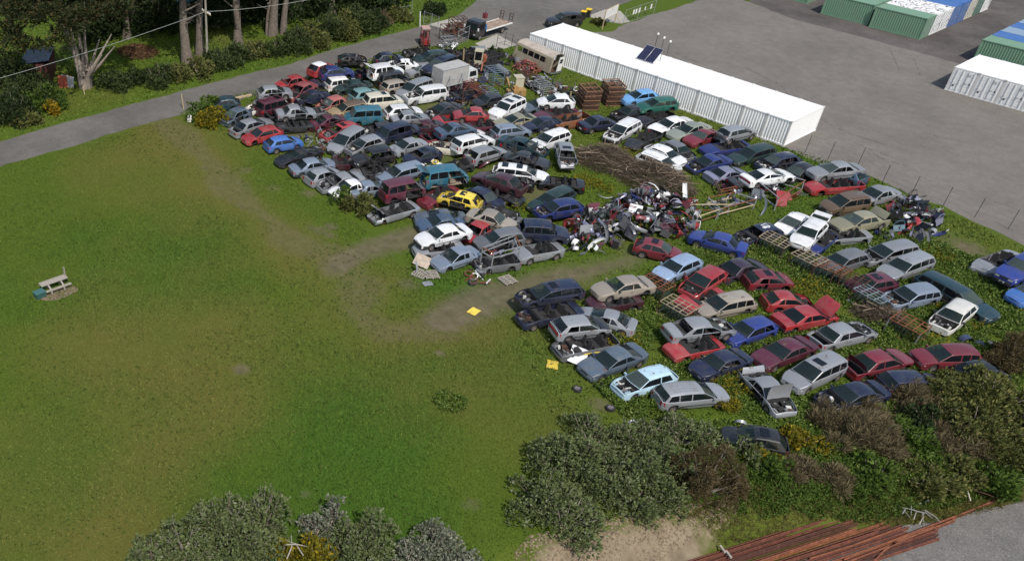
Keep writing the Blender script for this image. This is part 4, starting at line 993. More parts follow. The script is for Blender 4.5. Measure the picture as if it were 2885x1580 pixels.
# solar panels and lamps on the white row
SP0 = at(1795, 164, 2.62)
SOL = flat('dark blue solar cell', (.012, .014, .05), .15, 0, .25, 3, .6)
for k_ in range(2):
    c0 = at(1778 + k_ * 24, 178 + k_ * 7, 2.6); r = empty('solar_panel', (SP0[0] + .5 + k_ * 1.06, SP0[1], 2.6), (0, 0, 0), ('tilted solar panel on the white row, %s one' % ('road side' if k_ == 0 else 'yard side')), 'solar panel', 'solar panels on the containers')
    a = R(38); q = Matrix.Rotation(a, 3, 'X'); b = MB(); b.box((0, .62, .62), (1.0, 2.0, .045), mat=q); b.build('frame', [GALV], r)
    for i in range(4):
        for j in range(8):
            b = MB(); p = q @ Vector((-.36 + i * .24, -.82 + j * .235, .03)); b.box((p.x, .62 + p.y, .62 + p.z), (.225, .22, .008), mat=q); b.build('cell', [SOL], r)
    for x in (-.42, .42):
        b = MB(); b.bar((x, 1.35, 0), (x, 1.32, 1.1), .05); b.build('leg', [GALV], r)
    b = MB(); b.bar((-.6, -.18, .03), (.6, -.18, .03), .06); b.build('foot_rail', [GALV], r)
for k_, (u, v) in enumerate(((1844, 136), (1861, 147), (1878, 158))):
    g = at(u, v, 2.6); r = empty('lamp_pole', (g[0], g[1], 2.58), (0, 0, 0), 'thin pole with a white globe behind the solar panels, %s' % ('nearest the road', 'in the middle of three', 'farthest from the road')[k_], 'lamp', 'poles behind the solar panels')
    b = MB(); b.tube([(0, 0, 0), (0, 0, 1.55)], .04, 6); b.build('pole', [flat('dark grey pole', (.05, .05, .055), .6)], r)
    b = MB(); b.tube([(0, 0, 1.5), (0, 0, 1.57), (0, 0, 1.69), (0, 0, 1.76)], [.06, .13, .13, .05], 8); b.build('globe', [PLATE], r)

# ------------------------------------------------------------------ vegetation
def leafmat(name, a, c, rough=.7, tip=None):
    m, t, b = newmat(name); g = nd(t, 'NewGeometry'); n = noisef(t, .9, 3, .6)
    f = nd(t, 'Math', operation='MULTIPLY_ADD'); t.links.new(n, f.inputs[0]); f.inputs[1].default_value = .8; f.inputs[2].default_value = -.25
    f2 = nd(t, 'Math', operation='MULTIPLY_ADD'); t.links.new(g.outputs['Random Per Island'], f2.inputs[0]); f2.inputs[1].default_value = .75; t.links.new(f.outputs[0], f2.inputs[2])
    col = mixc(t, f2.outputs[0], a, c)
    if tip:
        col = mixc(t, ramp(t, g.outputs['Random Per Island'], .86, .9), col, tip)
    t.links.new(col, b.inputs['Base Color']); b.inputs['Roughness'].default_value = rough; b.inputs['Specular IOR Level'].default_value = .25
    tr = nd(t, 'BsdfTranslucent'); t.links.new(col, tr.inputs[0]); mx = nd(t, 'MixShader'); mx.inputs[0].default_value = .22
    t.links.new(b.outputs[0], mx.inputs[1]); t.links.new(tr.outputs[0], mx.inputs[2]); t.links.new(mx.outputs[0], t.nodes['Material Output'].inputs[0]); return m
VEG = dict(greygreen=leafmat('grey green shrub leaf', (0.0634, 0.0918, 0.0284), (0.1750, 0.2134, 0.0834), tip=(.22, .235, .15)),
           pale=leafmat('pale silver shrub leaf', (0.0900, 0.1080, 0.0660), (0.2400, 0.2580, 0.1860), tip=(.36, .36, .29)),
           green=leafmat('mid green shrub leaf', (.036, .072, .010), (.100, .155, .024)),
           dark=leafmat('dark green shrub leaf', (0.0120, 0.0264, 0.0084), (0.0384, 0.0600, 0.0156)),
           olive=leafmat('olive shrub leaf', (0.0520, 0.0676, 0.0182), (0.1495, 0.1586, 0.0416), tip=(.20, .18, .06)),
           brown=leafmat('brown dry shrub twig', (0.0562, 0.0400, 0.0175), (0.1125, 0.0850, 0.0375)),
           dry=leafmat('dry grassy brush', (0.0805, 0.0633, 0.0322), (0.1725, 0.1380, 0.0747)),
           yellow=leafmat('yellow green shrub leaf', (.085, .085, .008), (.20, .17, .012), tip=(.34, .25, .01)),
           gorse=leafmat('gorse flower', (.12, .10, .008), (.36, .24, .01)),
           weed=leafmat('broad weed leaf', (0.0462, 0.0880, 0.0110), (0.1265, 0.1925, 0.0308), tip=(.25, .29, .09)),
           fieldweed=leafmat('field weed leaf', (.040, .080, .010), (.085, .130, .022), tip=(.17, .17, .06)),
           dryg=leafmat('dry bank grass', (.060, .062, .014), (.165, .140, .045)),
           hedge=leafmat('hedge leaf', (0.0250, 0.0450, 0.0125), (0.0725, 0.0975, 0.0300)),
           pine=leafmat('pine needle spray', (.007, .015, .006), (.022, .032, .010), tip=(.045, .034, .014)),
           cyp=leafmat('cypress foliage spray', (.013, .022, .007), (.040, .048, .013), tip=(.080, .050, .018)))
BARK = flat('grey brown bark', (.13, .105, .085), .95, 0, .4, 5)
BARKP = flat('pale dead bark', (.24, .20, .17), .95, 0, .35, 5)
def leafquads(cen, dirs, size, aspect, rs):
    """one diamond leaf per row"""
    n = len(cen); d = dirs / (np.linalg.norm(dirs, axis=1, keepdims=True) + 1e-9)
    r = rs.normal(size=(n, 3)); s = np.cross(d, r); s /= (np.linalg.norm(s, axis=1, keepdims=True) + 1e-9)
    L = size[:, None]; w_ = L * aspect
    v = np.stack([cen, cen + d * L * .5 + s * w_ * .5, cen + d * L, cen + d * L * .5 - s * w_ * .5], 1).reshape(-1, 3)
    return v, np.arange(4 * n).reshape(n, 4)
def sprigs(cen, out, k, size, spread, aspect, rs):
    n = len(cen); c = np.repeat(cen, k, 0); o = np.repeat(out, k, 0) + rs.normal(size=(n * k, 3)) * spread
    return leafquads(c, o, size * rs.uniform(.6, 1.3, n * k), aspect, rs)
def crown_pts(lobes, dens, rs, low=-.35):
    P_, O_ = [], []
    for (cx, cy, cz, rx, rz) in lobes:
        n = max(12, int(dens * (rx * rx + rx * rz)))
        d = rs.normal(size=(n * 2, 3)); d /= np.linalg.norm(d, axis=1, keepdims=True); d = d[d[:, 2] > low][:n]
        rad = 1 - .42 * rs.rand(len(d)) ** 2 + rs.normal(size=len(d)) * .07; rad[rs.rand(len(d)) < .07] *= 1.24
        p = np.stack([cx + d[:, 0] * rx * rad, cy + d[:, 1] * rx * rad, cz + d[:, 2] * rz * rad], 1)
        P_.append(p); O_.append(d + np.array([0, 0, .35]))
    return np.concatenate(P_), np.concatenate(O_)
vrs = np.random.RandomState(77); vr = random.Random(78)
def shrub(u, v, r, h, kind, label, dens=52, leaf=.24, k=5, name='shrub', group='shrubs around the yard', spread=.55, aspect=.42, zat=None, xy=None, spike=0.0):
    c = at(u, v, h * .45) if xy is None else (xy[0], xy[1]); x, y = float(c[0]), float(c[1]); z0 = float(terrain(x, y))
    root = empty(name, (x, y, z0), (0, 0, 0), label, 'shrub', group); nl = 7 + int(r * 5)
    lobes = []
    for i in range(nl):
        a = vr.uniform(0, 6.28); rr = r * math.sqrt(vr.random()) * .88; hh = h * (1 - .50 * (rr / r) ** 1.5) * vr.uniform(.55, 1.08); lr = r * vr.uniform(.17, .36)
        lobes.append((rr * math.cos(a), rr * math.sin(a), max(lr * .5, hh - lr * .9), lr, lr * vr.uniform(.8, 1.25) * (1 + spike)))
        lobes.append((rr * math.cos(a) * 1.1, rr * math.sin(a) * 1.1, max(lr * .4, (hh - lr) * .45), lr * 1.1, lr * 1.1))
    P_, O_ = crown_pts(lobes, dens * (2.0 / max(1, r)) ** .5, vrs)
    P_[:, 2] = np.maximum(P_[:, 2], .05); O_ = O_ + np.array([.28, .38, .15])
    vv, ff = sprigs(P_, O_, k, leaf, spread, aspect, vrs)
    link('crown', npmesh('crown', vv, ff, [VEG[kind]]), root)
    b = MB()
    for i in range(0, len(lobes), 2):
        l = lobes[i]; b.tube([(l[0] * .15, l[1] * .15, -.05), (l[0] * .5 + vr.uniform(-.1, .1), l[1] * .5, l[2] * .5), (l[0] * 1.05, l[1] * 1.05, l[2] + l[4] * 1.08)], [.055, .038, .014], 5)
        a_ = vr.uniform(0, 6.28); b.tube([(l[0] * .6, l[1] * .6, l[2] * .6), (l[0] + l[3] * 1.12 * math.cos(a_), l[1] + l[3] * 1.12 * math.sin(a_), l[2] + l[4] * .5)], [.03, .010], 4)
    b.build('stem', [BARKP if vr.random() < .5 else BARK], root); return root
SH = '''1535,1392|2.0|2.2|greygreen|grey green bush low at the left of the big bush clump
1598,1287|2.2|2.8|greygreen|grey green bush on the field side of the big clump
1674,1222|1.9|1.8|greygreen|grey green bush at the top of the big clump, below the ribbed wagon
1800,1240|2.1|1.9|greygreen|wide grey green bush at the top middle of the clump
1862,1328|2.2|2.8|greygreen|tallest grey green bush in the middle of the clump
1702,1325|2.0|2.4|greygreen|grey green bush in the heart of the clump
1785,1392|1.6|1.9|greygreen|low grey green bush above the sandy bank
1600,1452|1.8|2.1|greygreen|grey green bush by the sand at the lower left of the clump
1930,1215|1.8|2.0|greygreen|grey green bush between the ribbed wagon and the sunken black hatchback
1998,1335|1.9|3.5|brown|tall brown bush beside the grey green clump
2086,1262|1.2|1.5|greygreen|small grey green bush beside the sunken black hatchback
523,1526|1.9|2.4|greygreen|grey green bush at the bottom edge beside the lawn
635,1462|2.0|2.5|greygreen|twiggy grey green bush at the top of the bottom clump
742,1446|1.6|2.2|greygreen|grey green bush with pale tips near the pale spire shrub
672,1535|2.3|2.6|greygreen|broad grey green bush cut by the bottom edge
416,1560|1.3|1.6|greygreen|small grey green bush at the left end of the bottom clump
1045,1505|1.8|2.2|greygreen|dull grey green bush between two pale ones
998,1556|1.6|1.8|greygreen|grey green bush low beside the yellow one
1222,1528|1.5|1.8|pale|pale silvery bush at the right of the bottom clump
1161,1562|1.4|1.6|pale|pale silvery bush touching the bottom edge
1285,1575|1.2|1.4|pale|small pale bush at the right end of the bottom edge
938,1442|.8|2.6|pale|narrow pale silvery spire shrub on the lawn edge
885,1482|.9|1.6|pale|pale silvery bush at the foot of the spire shrub
793,1556|1.0|1.3|yellow|yellow green bush at the bottom edge by a dead stick
877,1562|1.2|1.4|yellow|larger yellow green bush at the bottom edge
2859,994|1.5|2.5|brown|dark brown round bush at the right edge
2731,1078|1.8|2.0|olive|olive bush growing around a black wreck
2800,1117|2.3|2.6|olive|large olive bush at the right edge
2655,1110|1.5|1.6|olive|olive bush next to the dark blue buried wagon
2578,1122|1.6|1.5|dry|dry brown brush in front of the dark blue wagon
2438,1160|1.5|1.3|dry|dry brush in front of the leaf filled navy sedan
2350,1175|1.3|1.2|dry|dry brush beside the bonnetless navy sedan
2438,1225|2.0|1.8|dry|broad dry brush mound on the slope
2770,1195|2.2|2.2|olive|olive bush on the slope at the right
2852,1170|1.8|2.0|olive|olive bush touching the right edge on the slope
2642,1180|1.7|1.8|dark|dark green bush in the middle of the slope
2690,1235|1.6|1.2|dry|dry brush below the dark green bush
2840,1240|1.8|1.6|olive|olive bush low at the right edge
2565,1232|1.5|1.3|green|fresh green bush on the slope
2171,1302|1.3|1.1|green|fresh green bush below the sunken black hatchback
2247,1322|1.1|.9|dry|small dry brush tuft on the slope
2338,1340|1.2|1.0|dry|dry brush tuft above the rusty rails
2475,1332|1.5|1.1|green|green bush above the driftwood pile
2613,1338|1.5|1.2|olive|olive bush above the leaning dead wood
2390,1362|1.0|.8|green|low green bush above the rails
2826,1318|1.4|1.1|green|green bush by the long single rail
2714,1310|1.4|1.1|olive|olive bush left of the dead white wood
2143,1280|1.1|1.0|yellow|yellow green bush beside the sunken black hatchback
2270,1245|1.2|1.0|yellow|yellow flowering bush right of the sunken black hatchback
74,250|3.0|3.4|green|broad green bush in front of the blue roofed shed
122,272|2.4|2.8|green|green bush on the verge left of the shed fence
28,300|2.6|2.8|dark|dark green bush at the left edge by the road
134,302|1.2|1.4|gorse|orange yellow flowering bush on the road verge
16,205|3.2|4.0|green|tall green bush at the left edge
72,332|1.6|1.2|olive|low olive bush by the road
312,226|1.9|2.0|green|green verge bush right of the many stemmed tree
384,214|1.5|1.7|dark|small dark bush on the verge
446,212|1.9|2.1|green|green verge bush below the round bark heap
495,202|1.7|2.1|olive|olive verge bush in front of the thick pine
560,190|1.9|2.2|olive|olive verge bush at the power pole
616,165|1.9|2.2|green|green verge bush right of the power pole
668,152|1.8|2.2|green|green verge bush under the forked pine
714,140|1.8|2.0|olive|olive verge bush between two pines
768,132|1.8|2.0|green|green verge bush before the twin pines
834,112|2.2|2.8|green|tall hedge bush at its left end
876,98|2.2|2.9|olive|olive hedge bush second from the left end
920,80|2.4|3.2|green|green hedge bush in the middle
967,72|2.4|3.2|olive|olive hedge bush past the middle
1008,54|2.6|3.6|green|tallest green hedge bush
1043,56|2.0|3.0|dark|dark hedge bush near its right end
1079,55|1.1|2.0|dry|brown dead bush at the right end of the hedge
1124,38|1.6|2.2|olive|olive bush by the far gate
560,312|1.7|1.8|green|leafy bush at the corner of the yard by the road
603,330|1.7|1.8|yellow|yellower leafy bush at the corner of the yard
586,290|1.0|1.8|green|slim bush behind the corner bushes
962,552|1.0|1.4|green|green bush beside the silver blue car tails
1015,573|1.4|1.7|olive|round olive bush in front of the maroon van
1393,147|1.0|1.0|green|leafy bush by the concrete driveway
1225,22|1.4|2.0|dark|dark bush behind the far gate
1690,62|.8|.6|olive|low bush under the notice board'''
for ln in SH.split('\n'):
    a, r_, h_, kd, lb = ln.split('|'); u, v = map(float, a.split(',')); r_ = float(r_); h_ = float(h_)
    far = v < 400
    if v < 270 and kd == 'green': kd = 'hedge'
    shrub(u, v, r_, h_, kd, lb, dens=38 if far else 130 if kd == 'brown' else 80 if kd == 'dry' else 66, leaf={'dry': .42, 'brown': .26, 'greygreen': .21, 'pale': .19}.get(kd, .27) * (1.25 if far else 1), aspect={'dry': .10, 'brown': .16}.get(kd, .42), spike=.5 if 'spire' in lb else 0,
          spread=.8 if kd in ('dry', 'brown') else .55)

# ---- trees beyond the road
def tree(u, v, h, r0, crown, kind, label, lean=(0, 0), base=9.0, name='pine_tree', forks=0, dens=20, leaf=.6):
    c = at(u, v, 0); root = empty(name, (c[0], c[1], 0), (0, 0, 0), label, 'tree', 'trees beyond the road')
    b = MB(); pts = []; rad = []
    for i in range(9):
        t_ = i / 8; pts.append((lean[0] * t_ + .22 * math.sin(t_ * 7 + u), lean[1] * t_ + .22 * math.cos(t_ * 6 + u), h * t_ - .2)); rad.append(r0 * (1 - .72 * t_) * (1.5 if i == 0 else 1) * vr.uniform(.92, 1.12))
    b.tube(pts, rad, 9); b.build('trunk', [BARK], root, 60)
    for i in range(7 + forks):
        t_ = vr.uniform(.22, .92); p = Vector(pts[0]).lerp(Vector(pts[-1]), t_); a = vr.uniform(0, 6.28); l = vr.uniform(1.0, 2.6)
        q = MB(); q.tube([p, p + Vector((math.cos(a) * l * .5, math.sin(a) * l * .5, .25 * l)), p + Vector((math.cos(a) * l, math.sin(a) * l, .55 * l))], [r0 * .22, r0 * .15, r0 * .05], 5); q.build('limb', [BARKP if i % 2 else BARK], root)
    lobes = []
    for i in range(crown[2]):
        a = vr.uniform(0, 6.28); rr = crown[0] * math.sqrt(vr.random()) * .8; z = vr.uniform(base, h); lr = crown[1] * vr.uniform(.6, 1.1)
        lobes.append((lean[0] * z / h + rr * math.cos(a), lean[1] * z / h + rr * math.sin(a), z, lr, lr * .5))
    P_, O_ = crown_pts(lobes, dens, vrs, -.8); O_[:, 2] *= .4
    vv, ff = sprigs(P_, O_, 4, leaf, .5, .30, vrs); link('crown', npmesh('crown', vv, ff, [VEG[kind]]), root); return root
tree(530, 183, 19, .60, (4.2, 2.0, 22), 'pine', 'thickest straight pine beside the power pole', (-1.0, .3))
tree(569, 158, 19, .45, (4.0, 1.9, 20), 'pine', 'slimmer pine just right of the thickest pine', (-1.0, .3))
tree(667, 130, 19, .50, (4.2, 2.0, 22), 'pine', 'knobbly pine with a side stub right of the power pole', (.3, .5), forks=4)
tree(771, 101, 19, .55, (4.2, 2.0, 22), 'pine', 'leaning pine left of the twin pine', (-.8, .5))
tree(802, 96, 19, .38, (3.6, 1.8, 18), 'pine', 'narrow pine right of the leaning pine', (-.1, .4))
tree(757, 99, 9, .24, (1.6, 1.0, 6), 'pine', 'thin broken pine stem beside the leaning pine', (-.3, .2), base=7)
tree(932, 40, 19, .60, (4.4, 2.0, 22), 'pine', 'big pine behind the middle of the hedge', (-1.2, .4))
tree(988, 18, 18, .40, (3.6, 1.8, 18), 'pine', 'pine behind the tallest hedge bush', (-.2, .3))
tree(1062, 14, 16, .34, (3.2, 1.6, 14), 'pine', 'pine at the right end of the hedge', (.6, .3), forks=4)
tree(357, 112, 15, .42, (3.6, 1.8, 22), 'cyp', 'ivy clad tree left of the open lawn', (-1.0, .4), base=5, name='ivy_tree')
tree(405, 57, 15, .26, (3.4, 1.7, 16), 'pine', 'slender pale stemmed tree at the back of the lawn', (.2, .2))
tree(490, 40, 16, .40, (3.8, 1.8, 20), 'pine', 'shaded pine before the teal house', (.2, .2))
tree(700, 40, 18, .45, (4.0, 1.9, 22), 'pine', 'shaded pine deep in the grove', (.2, .2), base=5)
tree(850, 20, 18, .45, (4.0, 1.9, 22), 'pine', 'shaded pine at the top edge behind the hedge', (.2, .2), base=4)
for k_, (u, v) in enumerate(((330, 12), (420, 0), (560, -6), (640, 4), (740, -4), (900, -12), (1010, -20), (1090, -18), (300, 50), (250, 40), (460, 22), (610, 24), (800, 10), (360, 40))):
    c = at(u, v, 0)
    shrub(u, v, 3.4, 5.5, 'dark', ('dark undergrowth tree behind the lawn at the top left', 'dark undergrowth tree beside the pale stem', 'dark undergrowth tree left of the teal house', 'dark undergrowth tree right of the teal house', 'dark undergrowth tree behind the twin pines', 'dark undergrowth tree behind the hedge', 'dark undergrowth tree behind the tallest hedge bush',
          'dark undergrowth tree by the far gate fence', 'dark undergrowth tree left of the ivy clad tree', 'dark undergrowth tree beside the cypress crown', 'dark undergrowth tree before the house wall', 'dark undergrowth tree between the pole and the knobbly pine', 'dark undergrowth tree behind the leaning pine', 'dark undergrowth tree behind the ivy clad tree')[k_], dens=16, leaf=.5, name='understorey_tree', group='understorey trees in the grove')
# the many stemmed old cypress by the shed
c0 = at(242, 246, 0); root = empty('cypress_tree', (c0[0], c0[1], 0), (0, 0, 0), 'old many stemmed cypress with pale bare limbs by the shed', 'tree', 'trees beyond the road')
lobes = []
for i in range(11):
    a = i * .571 + vr.uniform(-.2, .2); sp = vr.uniform(.6, 2.2) if i > 3 else vr.uniform(2.5, 4.2); hh = vr.uniform(6, 9) if i > 3 else vr.uniform(4, 6)
    b = MB(); b.tube([(.45 * math.cos(a), .45 * math.sin(a), -.1), (.6 * math.cos(a) + .1, .6 * math.sin(a), 1.6), (.5 * sp * math.cos(a), .5 * sp * math.sin(a), hh * .55), (sp * math.cos(a), sp * math.sin(a), hh)], [.42, .28, .17, .06], 7); b.build('trunk', [BARKP], root, 60)
for i in range(46):
    a = vr.uniform(0, 6.28); rr = 7.5 * math.sqrt(vr.random()); z = 6.0 + (7.5 - rr) * .55 * vr.uniform(.2, 1.1) + vr.uniform(0, 3.0)
    lobes.append((rr * math.cos(a) - 1.5, rr * math.sin(a) - .8, z, vr.uniform(1.1, 2.0), vr.uniform(.45, .8)))
P_, O_ = crown_pts(lobes, 40, vrs, -.7); O_[:, 2] *= .35
vv, ff = sprigs(P_, O_, 4, .46, .5, .32, vrs); link('crown', npmesh('crown', vv, ff, [VEG['cyp']]), root)

# ---- grass blades over the field and leafy weeds among the cars
grs = np.random.RandomState(4)
FIELD = pp((-60, 480), (178, 424), (500, 330), (700, 420), (860, 530), (1020, 640), (1180, 800), (1420, 830), (1440, 900), (1500, 1050), (1640, 1180), (1640, 1420), (1480, 1600), (-80, 1640))
VERGE = pp((0, 396), (143, 354), (298, 312), (506, 256), (700, 205), (801, 184), (953, 133), (1089, 97), (1184, 73), (1330, 12), (1352, -20), (-60, -20), (-60, 400))
def scatter(n, poly):
    p = np.array(poly); lo, hi = p.min(0), p.max(0); q = lo + grs.rand(n * 2, 2) * (hi - lo); return q[inpoly(q[:, 0], q[:, 1], poly)]
YARD_Q = scatter(60000, YARD)
def grassmesh(name, q, hgt, wid, keep_bare=.45):
    br, dr, lu, sa, d_, s_ = fields(q[:, 0], q[:, 1]); k = (br + grs.rand(len(q)) * .5 < keep_bare + .3) & (sa < .3) & (d_ < 3.2); q, dr, lu = q[k], dr[k], lu[k]
    n = len(q); z = terrain(q[:, 0], q[:, 1]); a = grs.rand(n) * 6.28; h = hgt * grs.uniform(.5, 1.5, n) * (1 + .8 * lu - .4 * dr); w_ = wid * grs.uniform(.6, 1.4, n)
    ln = grs.normal(size=(n, 2)) * h[:, None] * .6; dx, dy = np.cos(a) * w_, np.sin(a) * w_
    v = np.stack([np.stack([q[:, 0] - dx, q[:, 1] - dy, z], 1), np.stack([q[:, 0] + dx, q[:, 1] + dy, z], 1), np.stack([q[:, 0] + ln[:, 0], q[:, 1] + ln[:, 1], z + h], 1)], 1).reshape(-1, 3)
    me = npmesh(name, v, np.arange(3 * n).reshape(n, 3), [GRASSM], dict(dry=np.repeat(dr, 3), lush=np.repeat(lu, 3))); return tag(link(name, me), kind='stuff')
m, t, b = newmat('grass blade'); GRASSM = m; g = nd(t, 'NewGeometry').outputs['Random Per Island']
a1 = mixc(t, g, (.056, .092, .010), (.096, .146, .017)); a2 = mixc(t, g, (.100, .098, .022), (.155, .142, .038)); a3 = mixc(t, g, (.038, .084, .009), (.070, .132, .015))
c = mixc(t, attr(t, 'lush'), a1, a3); c = mixc(t, ramp(t, attr(t, 'dry'), 0, 1, 0, .95), c, a2); t.links.new(c, b.inputs['Base Color']); b.inputs['Roughness'].default_value = .85; b.inputs['Specular IOR Level'].default_value = .2
grassmesh('grass', scatter(150000, FIELD), .065, .04)
grassmesh('verge_grass', scatter(26000, VERGE), .16, .10)
grassmesh('yard_grass', YARD_Q, .13, .06, .3)
foot = [(o.location.x, o.location.y, o.rotation_euler.z, L_) for o, L_ in CARS if o.location.z < .3]
def free(q, mg=.05):
    ok = np.ones(len(q), bool)
    for x, y, a, L_ in foot:
        dx, dy = q[:, 0] - x, q[:, 1] - y; lx = dx * math.cos(a) + dy * math.sin(a); ly = -dx * math.sin(a) + dy * math.cos(a)
        ok &= ~((np.abs(lx) < L_ / 2 - mg) & (np.abs(ly) < .82 - mg))
    return ok
def weedmesh(name, q, mat, h, leaf, k=6, aspect=.5, dmax=3.0, clmin=.36):
    q = q[free(q)]; br, dr, lu, sa, d_, s_ = fields(q[:, 0], q[:, 1]); kp = (br < .35) & (sa < .35) & (d_ < dmax); q = q[kp]
    cl = fbm(q[:, 0], q[:, 1], 2.6, 61); q = q[cl > clmin]; cl = cl[cl > clmin]; z = terrain(q[:, 0], q[:, 1]); hh = h * np.clip((cl - .3) * 3.2, .2, 1.5) * grs.uniform(.4, 1.1, len(q))
    cen = np.stack([q[:, 0], q[:, 1], z + hh * .55], 1); out = np.tile([0, 0, .55], (len(q), 1)) + grs.normal(size=(len(q), 3)) * .3
    vv, ff = sprigs(cen, out, k, leaf, .75, aspect, grs); return tag(link(name, npmesh(name, vv, ff, [mat])), kind='stuff')
WB = pp((2050, 1330), (2200, 1240), (2500, 1180), (2885, 1160), (2900, 1345), (2500, 1425), (2080, 1440))
weedmesh('weeds', scatter(24000, WEEDY), VEG['weed'], .62, .17)
weedmesh('bank_undergrowth', scatter(13000, WB), VEG['green'], .50, .22, 6, .35, 2.2)
weedmesh('dry_bank_grass', scatter(12000, [tuple(at(u, v, -.7)[:2]) for u, v in [(1700, 1560), (1900, 1490), (2060, 1400), (2400, 1380), (2885, 1290), (2900, 1395), (2640, 1455), (2500, 1465), (2350, 1450), (2150, 1500)]]), VEG['dryg'], .34, .26, 6, .10, 9, .12)
fw = scatter(5200, FIELD); fc = fbm(fw[:, 0], fw[:, 1], 7, 71); fw = fw[fc > .50]
cen = np.stack([fw[:, 0], fw[:, 1], np.full(len(fw), .04)], 1); vv, ff = sprigs(cen, np.tile([0, 0, .5], (len(fw), 1)), 7, .13, .8, .35, grs); tag(link('field_weeds', npmesh('field_weeds', vv, ff, [VEG['fieldweed']])), kind='stuff')
c_ = at(1268, 1135); a = grs.rand(260) * 6.28; rr = 1.1 * np.sqrt(grs.rand(260)); cen = np.stack([c_[0] + rr * np.cos(a), c_[1] + rr * np.sin(a), grs.uniform(.08, .32, 260)], 1)
vv, ff = sprigs(cen, np.tile([0, 0, .6], (260, 1)), 6, .15, .7, .5, grs); tag(link('weed_patch', npmesh('weed_patch', vv, ff, [VEG['weed']])), kind='stuff')
weedmesh('yard_weeds', YARD_Q[:9000], VEG['weed'], .28, .14)
yq = []
for (u, v, r_, n) in ((1735, 965, 1.6, 150), (2060, 1085, 1.5, 160), (2045, 1150, .8, 170), (2230, 1245, .9, 110), (1785, 450, 1.6, 140), (1650, 520, 1.3, 150), (2275, 820, 1.6, 130), (1700, 540, .9, 60), (2640, 730, 1.2, 60), (2700, 900, 1.8, 90), (1440, 590, 1.2, 50), (2600, 950, 1.5, 60)):
    c_ = at(u, v); a = grs.rand(n) * 6.28; rr = r_ * np.sqrt(grs.rand(n)); yq.append(np.stack([c_[0] + rr * np.cos(a), c_[1] + rr * np.sin(a)], 1))
yq = np.concatenate(yq); z = terrain(yq[:, 0], yq[:, 1]); cen = np.stack([yq[:, 0], yq[:, 1], z + grs.uniform(.25, .6, len(yq))], 1)
vv, ff = sprigs(cen, np.tile([0, 0, .6], (len(yq), 1)), 6, .15, .7, .5, grs); tag(link('yellow_flowers', npmesh('yellow_flowers', vv, ff, [VEG['yellow']])), kind='stuff')
# ------------------------------------------------------------------ steel crates, racks and frames
def hgt(x, y, v):
    """height at which the upright through (x, y) reaches row v of the survey photograph"""
    lo, hi = -1.0, 25.0
    for _ in range(40):
        md = (lo + hi) / 2; d = np.array([x, y, md]) - CAM_P; vv = CAM_CY - CAM_F * (d @ _u) / (d @ _F)
        if vv > v: lo = md
        else: hi = md
    return lo
def crate(u, v, rz, wx, wy_, h, bars, post, label, nx_=4, ny_=4, fill=True):
    c = at(u, v, h * .5); root = empty('steel_crate', (c[0], c[1], float(terrain(c[0], c[1]))), (R(vr.uniform(-4, 4)), R(vr.uniform(-4, 4)), rz + R(vr.uniform(-6, 6))), label, 'crate', 'steel crates of windscreens')
    for sx in (-1, 1):
        for sy in (-1, 1):
            b = MB(); b.bar((sx * wx / 2, sy * wy_ / 2, 0), (sx * wx / 2, sy * wy_ / 2, h), .06); b.build('corner_post', [post], root)
    for z in (.12, h):
        for s in (-1, 1):
            b = MB(); b.bar((-wx / 2, s * wy_ / 2, z + .003), (wx / 2, s * wy_ / 2, z + .003), .06, .05); b.build('rail', [bars], root)
            b = MB(); b.bar((s * wx / 2, -wy_ / 2, z), (s * wx / 2, wy_ / 2, z), .055, .05); b.build('rail', [bars], root)
    for i in range(1, nx_):
        x = -wx / 2 + wx * i / nx_; b = MB(); b.bar((x, -wy_ / 2, h - .01), (x, wy_ / 2, h - .01), .06, .035); b.build('top_bar', [bars], root)
    for i in range(1, ny_):
        y = -wy_ / 2 + wy_ * i / ny_; b = MB(); b.bar((-wx / 2, y, h + .012), (wx / 2, y, h + .012), .06, .035); b.build('top_bar', [bars], root)
    if fill:
        for i in range(8):
            y = -wy_ / 2 + .15 + (wy_ - .3) * i / 7; b = MB(); t_ = vr.uniform(.05, .22); rows = []
            for z in (.15, .15 + h * .38, .1 + h * .72): rows.append([(-wx * .44 + wx * .88 * j / 5, y + t_ * (z / h) + .05 * math.sin(math.pi * j / 5), z) for j in range(6)])
            b.grid(rows); root_g = b.build('stored_windscreen', [GLASS_S], root)
RW = at(1900, 900)[:2]; ROWDIR = math.atan2(*(tl('P', 1590, 860) - tl('P', 2120, 580))[:2][::-1])
PALEB = flat('faded cream steel', (.25, .20, .14), .8, 0, .4, 7); BLUEG0 = flat('blue grey crate steel', (.17, .21, .24), .7, .1, .35, 7)
cr = ((1845, 812, RUST, RUSTD, 'rust red topped crate beside the open red hatchback'), (1906, 875, PALEB, RUSTD, 'pale topped crate beside the smashed silver sedan'), (2180, 690, PALEB, RUSTD, 'crate with cream bars leaning by the white hatchback with raised tailgate'),
      (2275, 740, PALEB, RUSTD, 'cream topped crate at the upper end of the crate row'), (2340, 772, RUST, RUST, 'rusty crate below the cream topped one'), (2395, 800, RUSTD, RUSTD, 'dark rusty crate in front of the maroon hatchback'),
      (2448, 845, BLUEG0, RUSTD, 'blue grey crate in the middle of the crate row'), (2555, 925, RUST, GALV, 'rusty topped crate alone in the weeds by the white hatchback with torn front'))
for u, v, mb, mp, lb in cr: crate(u, v, ROWDIR + R(4), 1.55, 2.1, 1.15, mb, mp, lb)
